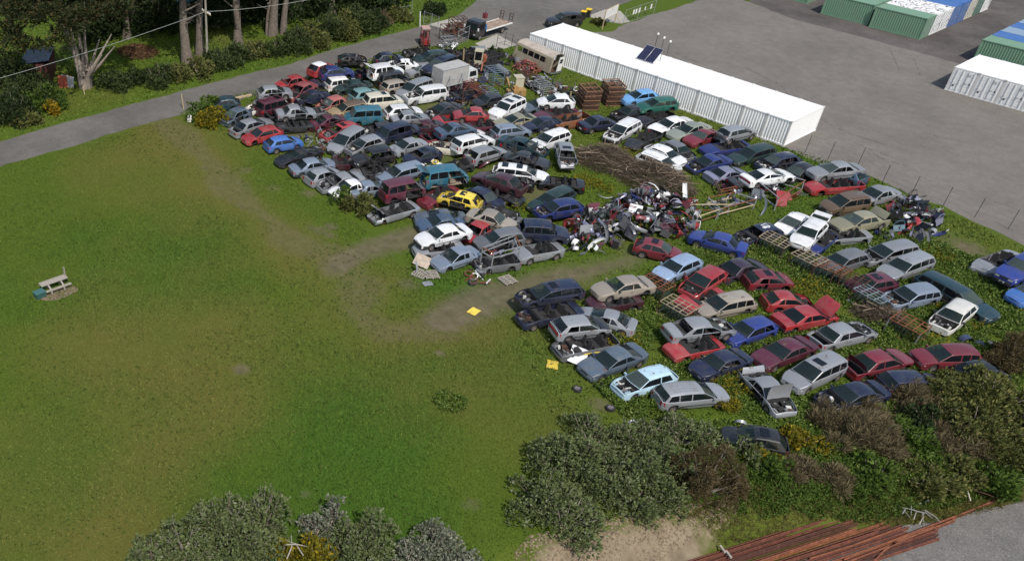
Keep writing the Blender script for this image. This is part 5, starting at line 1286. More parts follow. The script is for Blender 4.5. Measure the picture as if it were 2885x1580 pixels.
def frame_rack(pts, h, label, mats, braces=True, shelf=.45, name='steel_rack'):
    """posts at the given ground points joined by rails at two heights"""
    ps = [at(u, v, 0) for u, v in pts]; c = sum(ps) / len(ps); root = empty(name, (c[0], c[1], float(terrain(c[0], c[1]))), (0, 0, 0), label, 'rack', 'steel racks')
    L_ = [Vector((p[0] - c[0], p[1] - c[1], 0)) for p in ps]; n = len(L_)
    for i, p in enumerate(L_):
        b = MB(); b.bar(p, p + Vector((vr.uniform(-.1, .1), vr.uniform(-.1, .1), h)), .075); b.build('post', [mats[0]], root)
    for z, m_ in ((h, mats[1]), (shelf, mats[2])):
        for i in range(n):
            b = MB(); b.bar(L_[i] + Vector((0, 0, z - .02 * (i % 2))), L_[(i + 1) % n] + Vector((0, 0, z - .02 * (i % 2))), .08, .06); b.build('rail', [m_ if i % 2 == 0 else mats[0]], root)
    return root
frame_rack([(1350, 755), (1380, 772), (1455, 752), (1440, 720)], 1.9, 'tall steel frame rack at the corner of the yard', (GALV, RUST, GALV), shelf=1.5)
frame_rack([(1955, 640), (2015, 620), (2050, 605), (1935, 605)], 1.0, 'low steel rack full of bumper pieces', (GALV, WOODB, RUST))
frame_rack([(2020, 617), (2120, 590), (2060, 570), (1985, 585)], 1.0, 'steel rack with a timber side beside the bumper heap', (GALV, RUST, WOODB))
frame_rack([(2180, 595), (2255, 545), (2165, 520), (2120, 545)], 1.3, 'steel rack in front of the white coupe', (GALV, RUST, RUST))
frame_rack([(2022, 555), (2090, 540), (2060, 515), (2010, 525)], .7, 'rusty side rack by the brush heap', (RUSTD, RUST, RUST))
frame_rack([(1300, 300), (1350, 292), (1400, 280), (1330, 262)], 1.7, 'long rust red rack among the steel scrap', (RUSTD, RUSTD, RUSTD))
frame_rack([(1262, 275), (1298, 272), (1296, 245), (1265, 250)], 2.0, 'grey frame rack standing before the box truck', (GALV, GALV, GALV))
def slat_rack(u, v, rz, h, label, mat, n=4, lx=2.2, ly=1.2, z0=0):
    c = at(u, v, z0 + h * .5); root = empty('cage_rack', (c[0], c[1], z0), (0, 0, rz), label, 'rack', 'steel racks')
    for sx in (-1, 1):
        for sy in (-1, 1): b = MB(); b.bar((sx * lx / 2, sy * ly / 2, 0), (sx * lx / 2, sy * ly / 2, h), .06); b.build('post', [mat], root)
    for k_ in range(3):
        z = .2 + (h - .2) * k_ / 2
        for s in (-1, 1):
            b = MB(); b.bar((-lx / 2, s * ly / 2, z), (lx / 2, s * ly / 2, z), .06); b.build('rail', [mat], root)
        for i in range(n + 1):
            b = MB(); b.bar((-lx / 2 + lx * i / n, -ly / 2, z + .01), (-lx / 2 + lx * i / n, ly / 2, z + .01), .05); b.build('slat', [mat], root)
    return root
BLUEG = flat('blue grey rack steel', (.16, .22, .28), .6, .2)
REDR = flat('red oxide steel', (.16, .045, .035), .8, .1, .4, 8)
slat_rack(1392, 215, R(-20), 1.6, 'blue grey cage rack beside the mesh roll', BLUEG)
slat_rack(1375, 268, R(-20), 1.2, 'blue grey rack with pale rails at the aisle', BLUEG)
slat_rack(1318, 240, R(-15), 1.0, 'rust red slatted rack at the left of the steel scrap', REDR, 6)
slat_rack(1345, 262, R(-15), 1.1, 'rust red slatted rack in front of the box truck', REDR, 6)
slat_rack(1270, 92, R(65), 1.8, 'tall rusty cage rack beside the flatbed truck', RUSTD, 5, 2.4, 1.4)
slat_rack(1290, 62, R(65), 1.0, 'rusty frames piled by the flatbed truck cab', RUSTD, 4, 2.0, 1.2, 1.2)
slat_rack(1262, 122, R(65), 1.3, 'cage rack of grey oddments by the red forklift', GALV, 4, 1.6, 1.2)
slat_rack(1480, 215, R(-20), .9, 'rusty rack under the red scrap heap', RUSTD, 4)
slat_rack(1530, 250, R(-20), 1.2, 'dark rack of grey scrap', GALV, 4)
# stacks of welded frames
FRM = MB()
for x in (-1.1, 0, 1.1): FRM.bar((x, -.85, 0), (x, .85, 0), .09, .07)
FRM.bar((-1.1, -.85, .05), (1.1, -.85, .05), .09, .06); FRM.bar((-1.1, .85, .05), (1.1, .85, .05), .09, .06); FRM.bar((-1.1, 0, .05), (1.1, 0, .05), .06, .05)
FR_ME = FRM.mesh('stacked_frame', [RUSTD])
WOODR = flat('rusty brown frame', (.20, .10, .055), .85, 0, .4, 7)
for si, (u, v, n, z0) in enumerate(((1652, 300, 13, 0), (1718, 288, 13, 0))):
    c = at(u, v, 0)
    for i in range(n):
        top_ = i == n - 1
        o = link('stacked_frame', FR_ME, None, [WOODR if (i % 3 == 0 or top_) else RUSTD]); o.location = (c[0] + vr.uniform(-.05, .05), c[1] + vr.uniform(-.05, .05), (.06 + i * .17)); o.rotation_euler = (0, 0, R(-32 + vr.uniform(-3, 3)))
        tag(o, ('rusty frame on top of the %s stack of frames' if top_ else ('rusty frame %s from the ground' % (ordn + ['thirteenth'])[i]) + ' in the %s stack of frames') % ('road side' if si == 0 else 'container side'), 'frame', 'frames stacked on the %s side' % ('road' if si == 0 else 'container'))

# ------------------------------------------------------------------ heaps of loose car parts
def bumper_me():
    b = MB(); rows = []
    for z, o_ in ((-.16, 0), (-.05, .05), (.07, .055), (.17, 0)):
        rows.append([(o_ + .34 * (1 - abs(t_) ** 2.6) - .2, t_ * .82, z) for t_ in (-1, -.93, -.78, -.4, 0, .4, .78, .93, 1)])
    b.grid(rows); b.grid([[(p[0] - .02, p[1], p[2]) for p in r] for r in rows], flip=True); return b.mesh('bumper', [PLAST], 45)
def door_me():
    b = MB(); b.grid([[(x, .04 * math.sin(z * 2), z) for x in (-.5, 0, .5)] for z in (0, .25, .5, .62)]); b.grid([[(x, .04 * math.sin(z * 2) - .06, z) for x in (-.48, 0, .48)] for z in (0, .25, .5, .62)], flip=True)
    b.bar((-.48, 0, .62), (-.12, -.1, 1.02), .05); b.bar((-.12, -.1, 1.02), (.42, -.1, 1.02), .05); b.bar((.42, -.1, 1.02), (.48, 0, .62), .06); return b.mesh('car_door', [PLAST], 40)
def panel_me():
    b = MB(); b.grid([[(x, y, .10 * (1 - y * y) + .04 * x * x) for y in (-.62, -.3, 0, .3, .62)] for x in (-.5, -.2, .2, .5)]); b.grid([[(x, y, .08 * (1 - y * y) + .04 * x * x) for y in (-.62, -.3, 0, .3, .62)] for x in (-.5, -.2, .2, .5)], flip=True); return b.mesh('bonnet_panel', [PLAST], 40)
def fender_me():
    b = MB(); rows = []
    for y in (0, .12, .22):
        rows.append([(.36 * math.cos(a) * (1 + y * .3), y * .9, .36 * math.sin(a) * (1 + y * .5)) for a in [i * math.pi / 8 for i in range(9)]])
    b.grid(rows); b.bar((.36, .05, 0), (.75, .05, .22), .03, .28); return b.mesh('fender', [PLAST], 40)
def strip_me():
    b = MB(); b.tube([(-.7, 0, 0), (-.3, .05, .05), (.3, .04, .05), (.7, 0, 0)], .035, 5); return b.mesh('trim_strip', [PLAST], 60)
def liner_me():
    b = MB(); b.grid([[(.34 * math.cos(a), y, .34 * math.sin(a)) for y in (-.2, 0, .2)] for a in [i * math.pi / 9 for i in range(12)]]); return b.mesh('wheel_liner', [PLAST], 60)
PARTS = dict(bumper=(bumper_me(), 'bumper'), car_door=(door_me(), 'car door'), bonnet_panel=(panel_me(), 'bonnet'), fender=(fender_me(), 'fender'), trim_strip=(strip_me(), 'trim strip'), wheel_liner=(liner_me(), 'wheel liner'))
CW_ = [('black', 14), ('charcoal', 9), ('grey', 4), ('white', 7), ('silver', 8), ('red', 5), ('maroon', 5), ('crimson', 4), ('navy', 5), ('lavender', 4), ('darkgreen', 2), ('royal', 1), ('teal', 1)]
CPOOL = [c for c, n in CW_ for _ in range(n)]
WORDS = dict(darkgreen='dark green', royal='blue')
hr = random.Random(31)
def heap(poly, n, hmax, where, grp, kinds=('bumper',) * 6 + ('car_door',) * 2 + ('bonnet_panel', 'fender', 'fender', 'trim_strip', 'wheel_liner', 'wheel_liner'), pool=None):
    P2 = np.array([at(u, v)[:2] for u, v in poly]); c = P2.mean(0); lo, hi = P2.min(0), P2.max(0); k_ = 0; rad = np.hypot(*(P2 - c).T).max()
    edge = [(P2[i], P2[(i + 1) % len(P2)]) for i in range(len(P2))]
    while k_ < n:
        p = np.array([hr.uniform(lo[0], hi[0]), hr.uniform(lo[1], hi[1])])
        if not inpoly(p[:1], p[1:], P2)[0]: continue
        de = float(seg_dist(p[:1], p[1:], list(map(tuple, P2)) + [tuple(P2[0])])[0]); hz = hmax * min(1, de / 1.6) ** .7
        kd = hr.choice(kinds); col = hr.choice(pool or CPOOL); me, nm = PARTS[kd]
        o = link(kd, me, None, [PLAST if col in ('black', 'charcoal') and kd != 'bonnet_panel' else paint(col)])
        o.location = (p[0], p[1], float(terrain(*p)) + .12 + hz * (k_ / n) ** .5 * hr.uniform(.75, 1.05)); s = hr.uniform(.72, 1.02); o.scale = (s, s, s)
        o.rotation_euler = (hr.gauss(0, .7), hr.gauss(0, .6), hr.uniform(0, 6.28))
        wc = WORDS.get(col, col); tag(o, '%s %s lying loose in %s' % (wc, nm, where), nm, grp + ', ' + wc + ' ' + nm); k_ += 1
heap([(1700, 600), (1745, 560), (1850, 545), (1900, 570), (1960, 590), (1975, 640), (1905, 672), (1760, 682), (1695, 722), (1600, 712), (1588, 650), (1640, 600)], 330, 1.5, 'the large heap of bumpers', 'large heap of bumpers')
heap([(2495, 600), (2520, 570), (2580, 572), (2640, 612), (2650, 672), (2590, 690), (2520, 655)], 84, 1.2, 'the fence side heap of parts', 'fence side heap')
heap([(1990, 600), (2110, 580), (2100, 560), (1990, 575)], 22, .45, 'the timber sided rack', 'timber sided rack', ('bumper', 'fender', 'trim_strip', 'wheel_liner', 'trim_strip'))
heap([(2020, 560), (2100, 540), (2130, 520), (2030, 525)], 16, .35, 'the rusty side rack', 'rusty side rack', ('bumper', 'fender', 'trim_strip', 'wheel_liner'))
heap([(2120, 575), (2250, 560), (2220, 530), (2120, 535)], 26, .7, 'the rack below the white coupe', 'rack below the white coupe', ('bumper', 'fender', 'car_door', 'trim_strip', 'bonnet_panel'))
heap([(2480, 690), (2560, 650), (2540, 635), (2470, 665)], 12, .5, 'the pile behind the silver wagons', 'pile behind the silver wagons')
heap([(1345, 760), (1440, 745), (1430, 715), (1360, 725)], 16, .7, 'the tall frame rack at the corner', 'tall frame rack')
heap([(1640, 270), (1560, 240), (1500, 240), (1510, 270), (1600, 290)], 24, .7, 'the scrap behind the white hatchback', 'scrap behind the white hatchback', ('bumper', 'fender', 'car_door', 'trim_strip', 'wheel_liner'), ['black', 'grey', 'white', 'silver', 'maroon', 'charcoal', 'brown'])
# loose parts lying in the gaps of the packed block
cq = scatter(900, PACKED); cq = cq[free(cq, -.15)]; ct = {}
for p in cq[:150]:
    kd = hr.choice(('bumper', 'fender', 'wheel_liner', 'trim_strip', 'car_door', 'bonnet_panel', 'bumper', 'wheel_liner')); col = hr.choice(('black', 'black', 'charcoal', 'grey', 'silver', 'maroon', 'white', 'navy')); me, nm = PARTS[kd]
    o = link(kd, me, None, [PLAST if col in ('black', 'charcoal') else paint(col)]); o.location = (p[0], p[1], hr.uniform(.1, .5)); o.rotation_euler = (hr.gauss(0, .8), hr.gauss(0, .7), hr.uniform(0, 6.28)); o.scale = (.9,) * 3
    tag(o, '%s %s lying between the packed wrecks' % (col, nm), nm, 'parts between the packed wrecks, %s %s' % (col, nm))
# frames and tubes of rusty scrap
def scrap_frame(u, v, n, label, mats, spread=1.3, hh=1.1, group='rusty scrap heaps'):
    c = at(u, v, .4); root = empty('scrap_heap', (c[0], c[1], 0), (0, 0, 0), label, 'scrap', group)
    for i in range(n):
        a = hr.uniform(0, 6.28); rr = spread * math.sqrt(hr.random()); z = .1 + hr.random() * hh * (1 - rr / spread * .6); l = hr.uniform(.4, 1.2); a2 = hr.uniform(0, 6.28); e = hr.gauss(0, .4); p = Vector((rr * math.cos(a), rr * math.sin(a), z)); d = Vector((math.cos(a2), math.sin(a2), e)) * l / 2
        b = MB(); k_ = hr.random()
        if k_ < .5: b.bar(p - d, p + d, hr.uniform(.04, .12), hr.uniform(.03, .1)); nm = 'scrap_bar'
        elif k_ < .8: b.box(p, (hr.uniform(.2, .6), hr.uniform(.2, .5), hr.uniform(.08, .3)), mat=Matrix.Rotation(a2, 3, 'Z') @ Matrix.Rotation(e, 3, 'X')); nm = 'scrap_block'
        else: b.tube([p + Vector((.3 * math.cos(t_ * .7), .3 * math.sin(t_ * .7) * math.cos(e), .3 * math.sin(t_ * .7) * math.sin(e))) for t_ in range(10)], .05, 5, cap=False); nm = 'scrap_ring'
        b.build(nm, [hr.choice(mats)], root)
    return root
scrap_frame(1482, 195, 46, 'dark red heap of scrap beside the old camper', [REDR, REDR, RUST, flat('faded pink red scrap', (.32, .10, .10), .8)], 1.5, 1.6)
scrap_frame(1520, 235, 40, 'grey heap of engines and pipes', [GALV, ENG2, ENG1, RUSTD], 1.7, 1.5)
scrap_frame(1590, 255, 40, 'brown and black scrap behind the white three door hatchback', [RUSTD, ENG1, PLAST, PLATE, REDR], 2.0, .9)
scrap_frame(1410, 160, 36, 'scattered axles and tyres by the driveway', [ENG1, RUBBER, GALV, RUSTD], 2.0, .7)
scrap_frame(1345, 275, 46, 'rust brown tangle among the long racks', [RUSTD, RUST, REDR], 2.4, 1.0)
scrap_frame(1388, 282, 26, 'rust tangle next to the blue grey rack', [RUSTD, RUST, BLUEG], 1.5, .8)
scrap_frame(1345, 180, 24, 'orange rusty parts behind the excavator cab', [RUST, flat('orange rusty paint', (.42, .12, .03), .8), RUSTD], 1.5, .7)
scrap_frame(1262, 128, 26, 'white and grey parts piled by the forklift', [PLATE, GALV, PLAST, ENG2], 1.1, 1.2)
scrap_frame(1280, 85, 30, 'rusty bars piled by the flatbed truck', [RUSTD, REDR, RUST], 1.3, 2.2)
scrap_frame(920, 395, 34, 'stripped axles and engine frames before the ribbed people mover', [GALV, ENG1, ENG2, RUSTD, paint('silver')], 1.9, .6)
scrap_frame(1215, 460, 22, 'yellow frame and broken glass by the navy hatchback', [paint('yellow'), GLASS_S, ENG1, PLATE], 1.1, .9)
scrap_frame(2105, 745, 1, 'grey bumper end on the ground', [GALV], .3, .2)
scrap_frame(1340, 770, 14, 'black plastic and jerry cans under the frame rack', [PLAST, ENG1, PLATE, REDR], 1.2, .4)

# brush heap
def brush(u, v, rx, ry, h, n, label):
    c = at(u, v, h * .3); root = empty('brush_pile', (c[0], c[1], 0), (0, 0, 0), label, 'brush pile', 'heaps of cut branches')
    for i in range(n):
        a = hr.uniform(0, 6.28); rr = math.sqrt(hr.random()); p = Vector((rx * rr * math.cos(a), ry * rr * math.sin(a), h * (1 - rr ** 2) * hr.uniform(.6, 1.1) + .05)); a2 = hr.gauss(.3, .9); l = hr.uniform(.8, 2.6); d = Vector((math.cos(a2), math.sin(a2), hr.gauss(0, .16)))
        q = Vector((-d.y, d.x, .15)) * hr.uniform(-.5, .5); r_ = hr.uniform(.018, .055); b = MB()
        b.tube([p - d * l / 2, p - d * l / 5 + q * .4, p + d * l / 5 + q * .5, p + d * l / 2 + Vector((0, 0, -.05))], [r_, r_ * .9, r_ * .7, r_ * .3], 5)
        b.tube([p + d * l / 5 + q * .5, p + d * l * .35 + q * 1.1 + Vector((0, 0, .15))], [r_ * .5, r_ * .15], 4); b.build('branch', [BRN if i % 6 else BRP], root)
    n2 = 9000; a = grs.rand(n2) * 6.28; rr = np.sqrt(grs.rand(n2)); cen = np.stack([rx * rr * np.cos(a), ry * rr * np.sin(a), np.clip(h * (1 - rr ** 2) * grs.uniform(.55, 1.0, n2), .03, 9)], 1)
    dr = grs.normal(size=(n2, 3)); dr[:, 2] *= .35; vv, ff = leafquads(cen, dr, grs.uniform(.3, .9, n2), .035, grs); o = link('twigs', npmesh('twigs', vv, ff, [VEG['twig']]), root); o['kind'] = 'stuff'
BRN = flat('dry brown branch', (.15, .112, .080), .95, 0, .35, 4); BRP = flat('pale dry branch', (.27, .21, .15), .95, 0, .3, 4)
VEG['twig'] = leafmat('dry twig', (.058, .044, .032), (.150, .115, .082))
brush(1715, 448, 3.2, 2.4, 1.5, 70, 'brush heap beside the white wagon with roof rails')
brush(1850, 502, 3.7, 2.6, 1.9, 130, 'large brush heap above the scrap bumpers')
brush(2480, 890, 1.6, 1.2, .6, 26, 'small heap of sticks among the crates')

# ------------------------------------------------------------------ vehicles and machines at the back
def box_truck():
    a = tl('B', 1540, 640, 1.0); c = tl('B', 2040, 520, 1.0); mdl = (a + c) / 2; yaw = math.atan2(c[1] - a[1], c[0] - a[0]); root = empty('box_truck', (mdl[0], mdl[1], 0), (0, 0, yaw), 'small box truck with a grey box and white cab', 'truck'); Lh = 2.6
    b = MB(); b.box((-.75, 0, 1.75), (3.6, 1.9, 1.95)); bx = b.build('cargo_box', [flat('dusty grey box panel', (.36, .355, .34), .6, 0, .12, 2)], root)
    for s in (-1, 1):
        q = MB(); q.bar((-2.5, s * .955, 2.71), (1.0, s * .955, 2.71), .05); q.build('edge_rail', [GALV], bx); q = MB(); q.bar((-2.5, s * .955, .80), (1.0, s * .955, .80), .05); q.build('edge_rail', [GALV], bx)
    b = MB(); w_ = .84; pr = [(1.15, .55), (2.55, .55), (2.58, 1.15), (2.35, 1.95), (2.1, 2.08), (1.15, 2.08)]
    b.poly([(x, w_, z) for x, z in pr][::-1]); b.poly([(x, -w_, z) for x, z in pr])
    for i in range(6): (x0, z0), (x1, z1) = pr[i], pr[(i + 1) % 6]; b.quad((x0, -w_, z0), (x0, w_, z0), (x1, w_, z1), (x1, -w_, z1))
    cb = b.build('cab', [paint('white')], root)
    q = MB(); q.quad((2.572, -.74, 1.25), (2.572, .74, 1.25), (2.385, .7, 1.9), (2.385, -.7, 1.9)); q.build('windscreen', [GLASS], cb)
    for s in (-1, 1): q = MB(); q.quad((1.35, s * .846, 1.25), (2.35, s * .846, 1.25), (2.2, s * .846, 1.85), (1.35, s * .846, 1.85)); q.build('side_window', [GLASS_D], cb)
    b = MB(); b.box((0, 0, .62), (5.0, .8, .16)); b.build('chassis', [ENG1], root)
    for x in (-1.4, 1.75):
        for s in (-1, 1): t_ = link('wheel', TYRE_ME, root); t_.location = (x, s * .78, .33); link('rim', RIM_ME, t_)
box_truck()
def flatbed():
    a = at(1420, 66, .8); c = at(1325, 95, .8); yaw = math.atan2(c[1] - a[1], c[0] - a[0]); mdl = (a + c) / 2; root = empty('flatbed_truck', (mdl[0], mdl[1], 0), (0, 0, yaw), 'black cab flatbed truck with a worn deck parked on the forecourt', 'truck')
    b = MB(); w_ = .95; pr = [(1.6, .5), (3.2, .5), (3.25, 1.2), (2.95, 2.05), (2.6, 2.25), (1.6, 2.25)]
    b.poly([(x, w_, z) for x, z in pr][::-1]); b.poly([(x, -w_, z) for x, z in pr])
    for i in range(6): (x0, z0), (x1, z1) = pr[i], pr[(i + 1) % 6]; b.quad((x0, -w_, z0), (x0, w_, z0), (x1, w_, z1), (x1, -w_, z1))
    cb = b.build('cab', [paint('black')], root)
    q = MB(); q.quad((3.24, -.85, 1.3), (3.24, .85, 1.3), (2.98, .8, 2.0), (2.98, -.8, 2.0)); q.build('windscreen', [GLASS_W], cb)
    for s in (-1, 1):
        q = MB(); q.quad((1.8, s * .956, 1.3), (2.95, s * .956, 1.3), (2.7, s * .956, 2.0), (1.8, s * .956, 2.0)); q.build('side_window', [GLASS_D], cb)
        q = MB(); q.box((3.1, s * 1.12, 1.5), (.1, .18, .32)); q.build('wing_mirror', [PLATE], cb)
        q = MB(); q.box((3.24, s * .7, .8), (.06, .3, .16)); q.build('headlight', [LAMP], cb)
    dk = MB(); dk.box((-1.0, 0, 1.02), (4.9, 2.1, .10)); d = dk.build('deck', [flat('worn timber and rust deck', (.27, .20, .15), .9, 0, .4, 2)], root)
    for s in (-1, 1): q = MB(); q.box((-1.0, s * 1.08, 1.05), (4.9, .06, .16)); q.build('deck_edge', [PLATE], d)
    q = MB(); q.box((1.47, 0, 1.45), (.06, 2.1, .75)); q.build('headboard', [flat('bright blue panel', (.03, .22, .55), .5)], d)
    for s in (-.75, .75):
        q = MB(); q.bar((-3.4, s - .25, 1.05), (-3.5, s - .25, 2.2), .07); q.bar((-3.4, s + .25, 1.05), (-3.5, s + .25, 2.2), .07)
        for z in (1.4, 1.8, 2.15): q.bar((-3.45, s - .25, z), (-3.45, s + .25, z), .05)
        q.build('loading_ramp', [RUSTD], root)
    b = MB(); b.box((0, 0, .72), (6.2, .8, .18)); b.build('chassis', [ENG1], root)
    for x in (-1.9, 2.35):
        for s in (-1, 1): t_ = link('wheel', TYRE_ME, root); t_.location = (x, s * .85, .38); t_.scale = (1.25, 1.3, 1.25); link('rim', RIM_ME, t_)
    r = empty('fuel_can', tuple(np.array(at(1366, 52, 1.1))), (0, 0, yaw), 'red fuel can standing on the flatbed deck', 'fuel can'); b = MB(); b.box((0, 0, .35), (.45, .5, .65)); b.build('body', [paint('crimson')], r); b = MB(); b.tube([(0, 0, .66), (0, 0, .8)], .06, 6); b.build('cap', [PLAST], r)
flatbed()
def ute():
    a = at(1625, 60, .6); c = at(1552, 62, .6); yaw = math.atan2(c[1] - a[1], c[0] - a[0]) + .15; mdl = (a + c) / 2
    root = empty('pickup_truck', (mdl[0], mdl[1], 0), (0, 0, yaw), 'black pickup with an open door behind the white containers', 'pickup'); build_car(root, 'suv', 'black', 'odr', 900, 4.6)
ute()
for k_, (u, v) in enumerate(((1641, 55), (1655, 49))):
    c = at(u, v, 0); r = empty('wheelie_bin', (c[0], c[1], 0), (0, 0, R(20)), ('black bin with yellow lid behind the pickup', 'black bin with yellow lid beside the concrete apron')[k_], 'bin', 'yellow lidded bins'); b = MB()
    for i in range(4): pass
    lo, hi = .24, .31; vts = [(-lo, -lo, .05), (lo, -lo, .05), (lo, lo, .05), (-lo, lo, .05), (-hi, -hi, 1.0), (hi, -hi, 1.0), (hi, hi, 1.0), (-hi, hi, 1.0)]
    me = mesh('body', vts, [(0, 3, 2, 1), (0, 1, 5, 4), (1, 2, 6, 5), (2, 3, 7, 6), (3, 0, 4, 7)], [flat('dark bin plastic', (.02, .022, .02), .6)]); link('body', me, r)
    b = MB(); b.box((0, 0, 1.04), (.68, .70, .07)); b.build('lid', [flat('yellow bin lid', (.75, .50, .01), .5)], r)
    for s in (-.22, .22): b = MB(); b.tube([(.27, s - .03, .1), (.27, s + .03, .1)], .1, 10); b.build('wheel', [RUBBER], r)
def forklift():
    c = at(1195, 128, 0); root = empty('forklift', (c[0], c[1], 0), (0, 0, R(-35)), 'old red forklift with an overhead guard by the road', 'forklift'); RD = paint('red')
    b = MB(); b.box((0, 0, .62), (1.7, 1.0, .65)); b.box((-.75, 0, 1.0), (.5, .95, .4)); b.build('body', [RD], root)
    for x in (-.75, .55):
        for s in (-.42, .42): b = MB(); b.bar((x, s, .9), (x * .9, s, 2.15), .07); b.build('guard_post', [RD], root)
    b = MB(); b.box((-.1, 0, 2.17), (1.4, 1.0, .06)); b.build('overhead_guard', [flat('faded pink roof', (.38, .25, .22), .8)], root)
    b = MB(); b.box((-.25, 0, 1.15), (.5, .5, .12)); b.box((-.48, 0, 1.4), (.12, .5, .5)); b.build('seat', [PLAST], root)
    for s in (-.3, .3): b = MB(); b.bar((1.0, s, .1), (.95, s, 2.1), .12); b.build('mast', [RUSTD], root); b = MB(); b.bar((1.05, s, .15), (2.0, s, .12), .12, .05); b.build('fork', [RUSTD], root)
    b = MB(); b.bar((1.0, -.3, 2.05), (1.0, .3, 2.05), .1); b.build('mast_bar', [RUSTD], root)
    for x in (-.6, .6):
        for s in (-.5, .5): t_ = link('wheel', TYRE_ME, root); t_.location = (x, s, .3); link('rim', RIM_ME, t_)
forklift()
def digger(u, v, rz, cabc, bodyc, label, open_=False):
    c = at(u, v, .8); root = empty('excavator', (c[0], c[1], .35), (0, 0, rz), label, 'excavator', 'dead excavators in the scrap'); CM = contmat('cab ' + label[:8], cabc, (.25, .18, .10), .7); BM = contmat('bodywork ' + label[:8], bodyc, (.25, .14, .08), .8)
    b = MB(); b.box((.1, 0, -.05), (2.0, 1.5, .35)); b.box((-.7, 0, .4), (.8, 1.4, .7)); b.box((-.55, .35, .85), (.6, .5, .35)); b.build('engine_cover', [BM], root)
    for s in (-.62, .62): q = MB(); q.tube([(-1.0, s, -.25), (1.0, s, -.25)], .22, 8); q.build('track', [RUSTD], root)
    cab = MB(); p = .07
    for x in (-.2, .75):
        for y in (-.6, .25): cab.bar((x, y, .1), (x, y, 1.75), p)
    cab.box((.275, -.175, 1.78), (1.1, 1.0, .08)); cab.box((.275, -.61, .42), (.95, .04, .62)); cab.box((.275, .26, .42), (.95, .04, .62)); cab.box((.76, -.175, .42), (.04, .85, .62)); cab.bar((.275, -.6, .7), (.275, -.6, 1.75), p); cab.box((-.21, -.175, .9), (.04, .85, 1.6))
    cc = cab.build('cab', [CM], root)
    if not open_:
        for y in (-.605, .255):
            for x in (.04, .51): q = MB(); q.quad((x - .2, y, .76), (x + .2, y, .76), (x + .2, y, 1.7), (x - .2, y, 1.7)); q.build('window', [GLASS_D], cc)
        q = MB(); q.quad((.755, -.56, .76), (.755, .21, .76), (.755, .21, 1.7), (.755, -.56, 1.7)); q.build('window', [GLASS_D], cc)
    for a_, b_ in (((.9, .45, .4), (1.9, .5, 1.0)), ((1.9, .5, 1.0), (2.3, .5, .1))): q = MB(); q.bar(a_, b_, .16, .2); q.build('boom_arm', [BM], root)
digger(1352, 172, R(-55), (.40, .37, .28), (.27, .09, .045), 'excavator with a cream cab and orange body')
digger(1455, 252, R(150), (.40, .37, .28), (.32, .19, .07), 'yellow excavator with an open frame cab', True)
def camper():
    a = at(1468, 150, .9); c = at(1560, 186, .9); yaw = math.atan2(c[1] - a[1], c[0] - a[0]); mdl = (a + c) / 2; root = empty('bus', (mdl[0], mdl[1], .1), (R(-5), R(3), yaw), 'gutted cream bus body with a rusted roof by the containers', 'bus'); CM = contmat('faded cream bus panel', (.34, .30, .225), (.12, .08, .05), 1.0); L_ = 5.4; w_ = 1.0
    b = MB(); nseg = 6; xs = [-L_ / 2 + L_ * i / nseg for i in range(nseg + 1)]
    for s in (-1, 1):
        for i in range(nseg):
            b.quad((xs[i], s * w_, .25), (xs[i + 1], s * w_, .25), (xs[i + 1], s * w_, 1.15), (xs[i], s * w_, 1.15)); b.quad((xs[i], s * w_, 1.75), (xs[i + 1], s * w_, 1.75), (xs[i + 1], s * w_ * .97, 2.0), (xs[i], s * w_ * .97, 2.0))
            b.quad((xs[i], s * w_, 1.15), (xs[i] + .12, s * w_, 1.15), (xs[i] + .12, s * w_, 1.75), (xs[i], s * w_, 1.75))
            if i in (1, 2): continue
        b.quad((xs[-1] - 1.0, s * w_, 1.15), (xs[-1], s * w_, 1.15), (xs[-1], s * w_, 1.75), (xs[-1] - 1.0, s * w_, 1.75))
    for x in (-L_ / 2, L_ / 2):
        for s in (-1, 1): b.bar((x, s * w_ * .92, .25), (x, s * w_ * .92, 2.0), .22)
        b.bar((x, -w_, .5), (x, w_, .5), .5, .5) if x < 0 else None
    b.build('body', [CM], root)
    rf = MB(); rf.grid([[(x, w_ * math.cos(t_) * .97, 2.0 + .34 * math.sin(t_)) for t_ in [math.pi * j / 8 for j in range(9)]] for x in xs]); rf.build('roof', [contmat('rusted bus roof', (.42, .37, .31), (.10, .055, .04), 1.0)], root, 60)
    b = MB(); b.box((0, 0, .3), (L_ - .1, 1.9, .06)); b.build('floor_pan', [RUSTD], root)
    b = MB(); b.box((L_ / 2 + .12, .55, 1.1), (.06, .75, 1.75)); d = b.build('rear_door', [PLATE], root); q = MB(); q.box((L_ / 2 + .155, .55, 1.5), (.02, .45, .5)); q.build('window', [GLASS_D], d)
    b = MB(); b.tube([(L_ / 2 + .2, -1.0, .25), (L_ / 2 + .35, 0, .25), (L_ / 2 + .2, 1.0, .25)], .16, 6); b.build('bumper', [flat('mossy bumper', (.06, .075, .06), .8)], root)
    for i in range(1, 5): q = MB(); q.quad((xs[i] + .14, -w_ * 1.005, 1.18), (xs[i + 1] - .03, -w_ * 1.005, 1.18), (xs[i + 1] - .03, -w_ * 1.005, 1.72), (xs[i] + .14, -w_ * 1.005, 1.72)); q.build('side_window', [GLASS_D], root)
camper()
MESHM = flat('grey wire mesh roll', (.16, .175, .19), .8, .2, .25, 20)
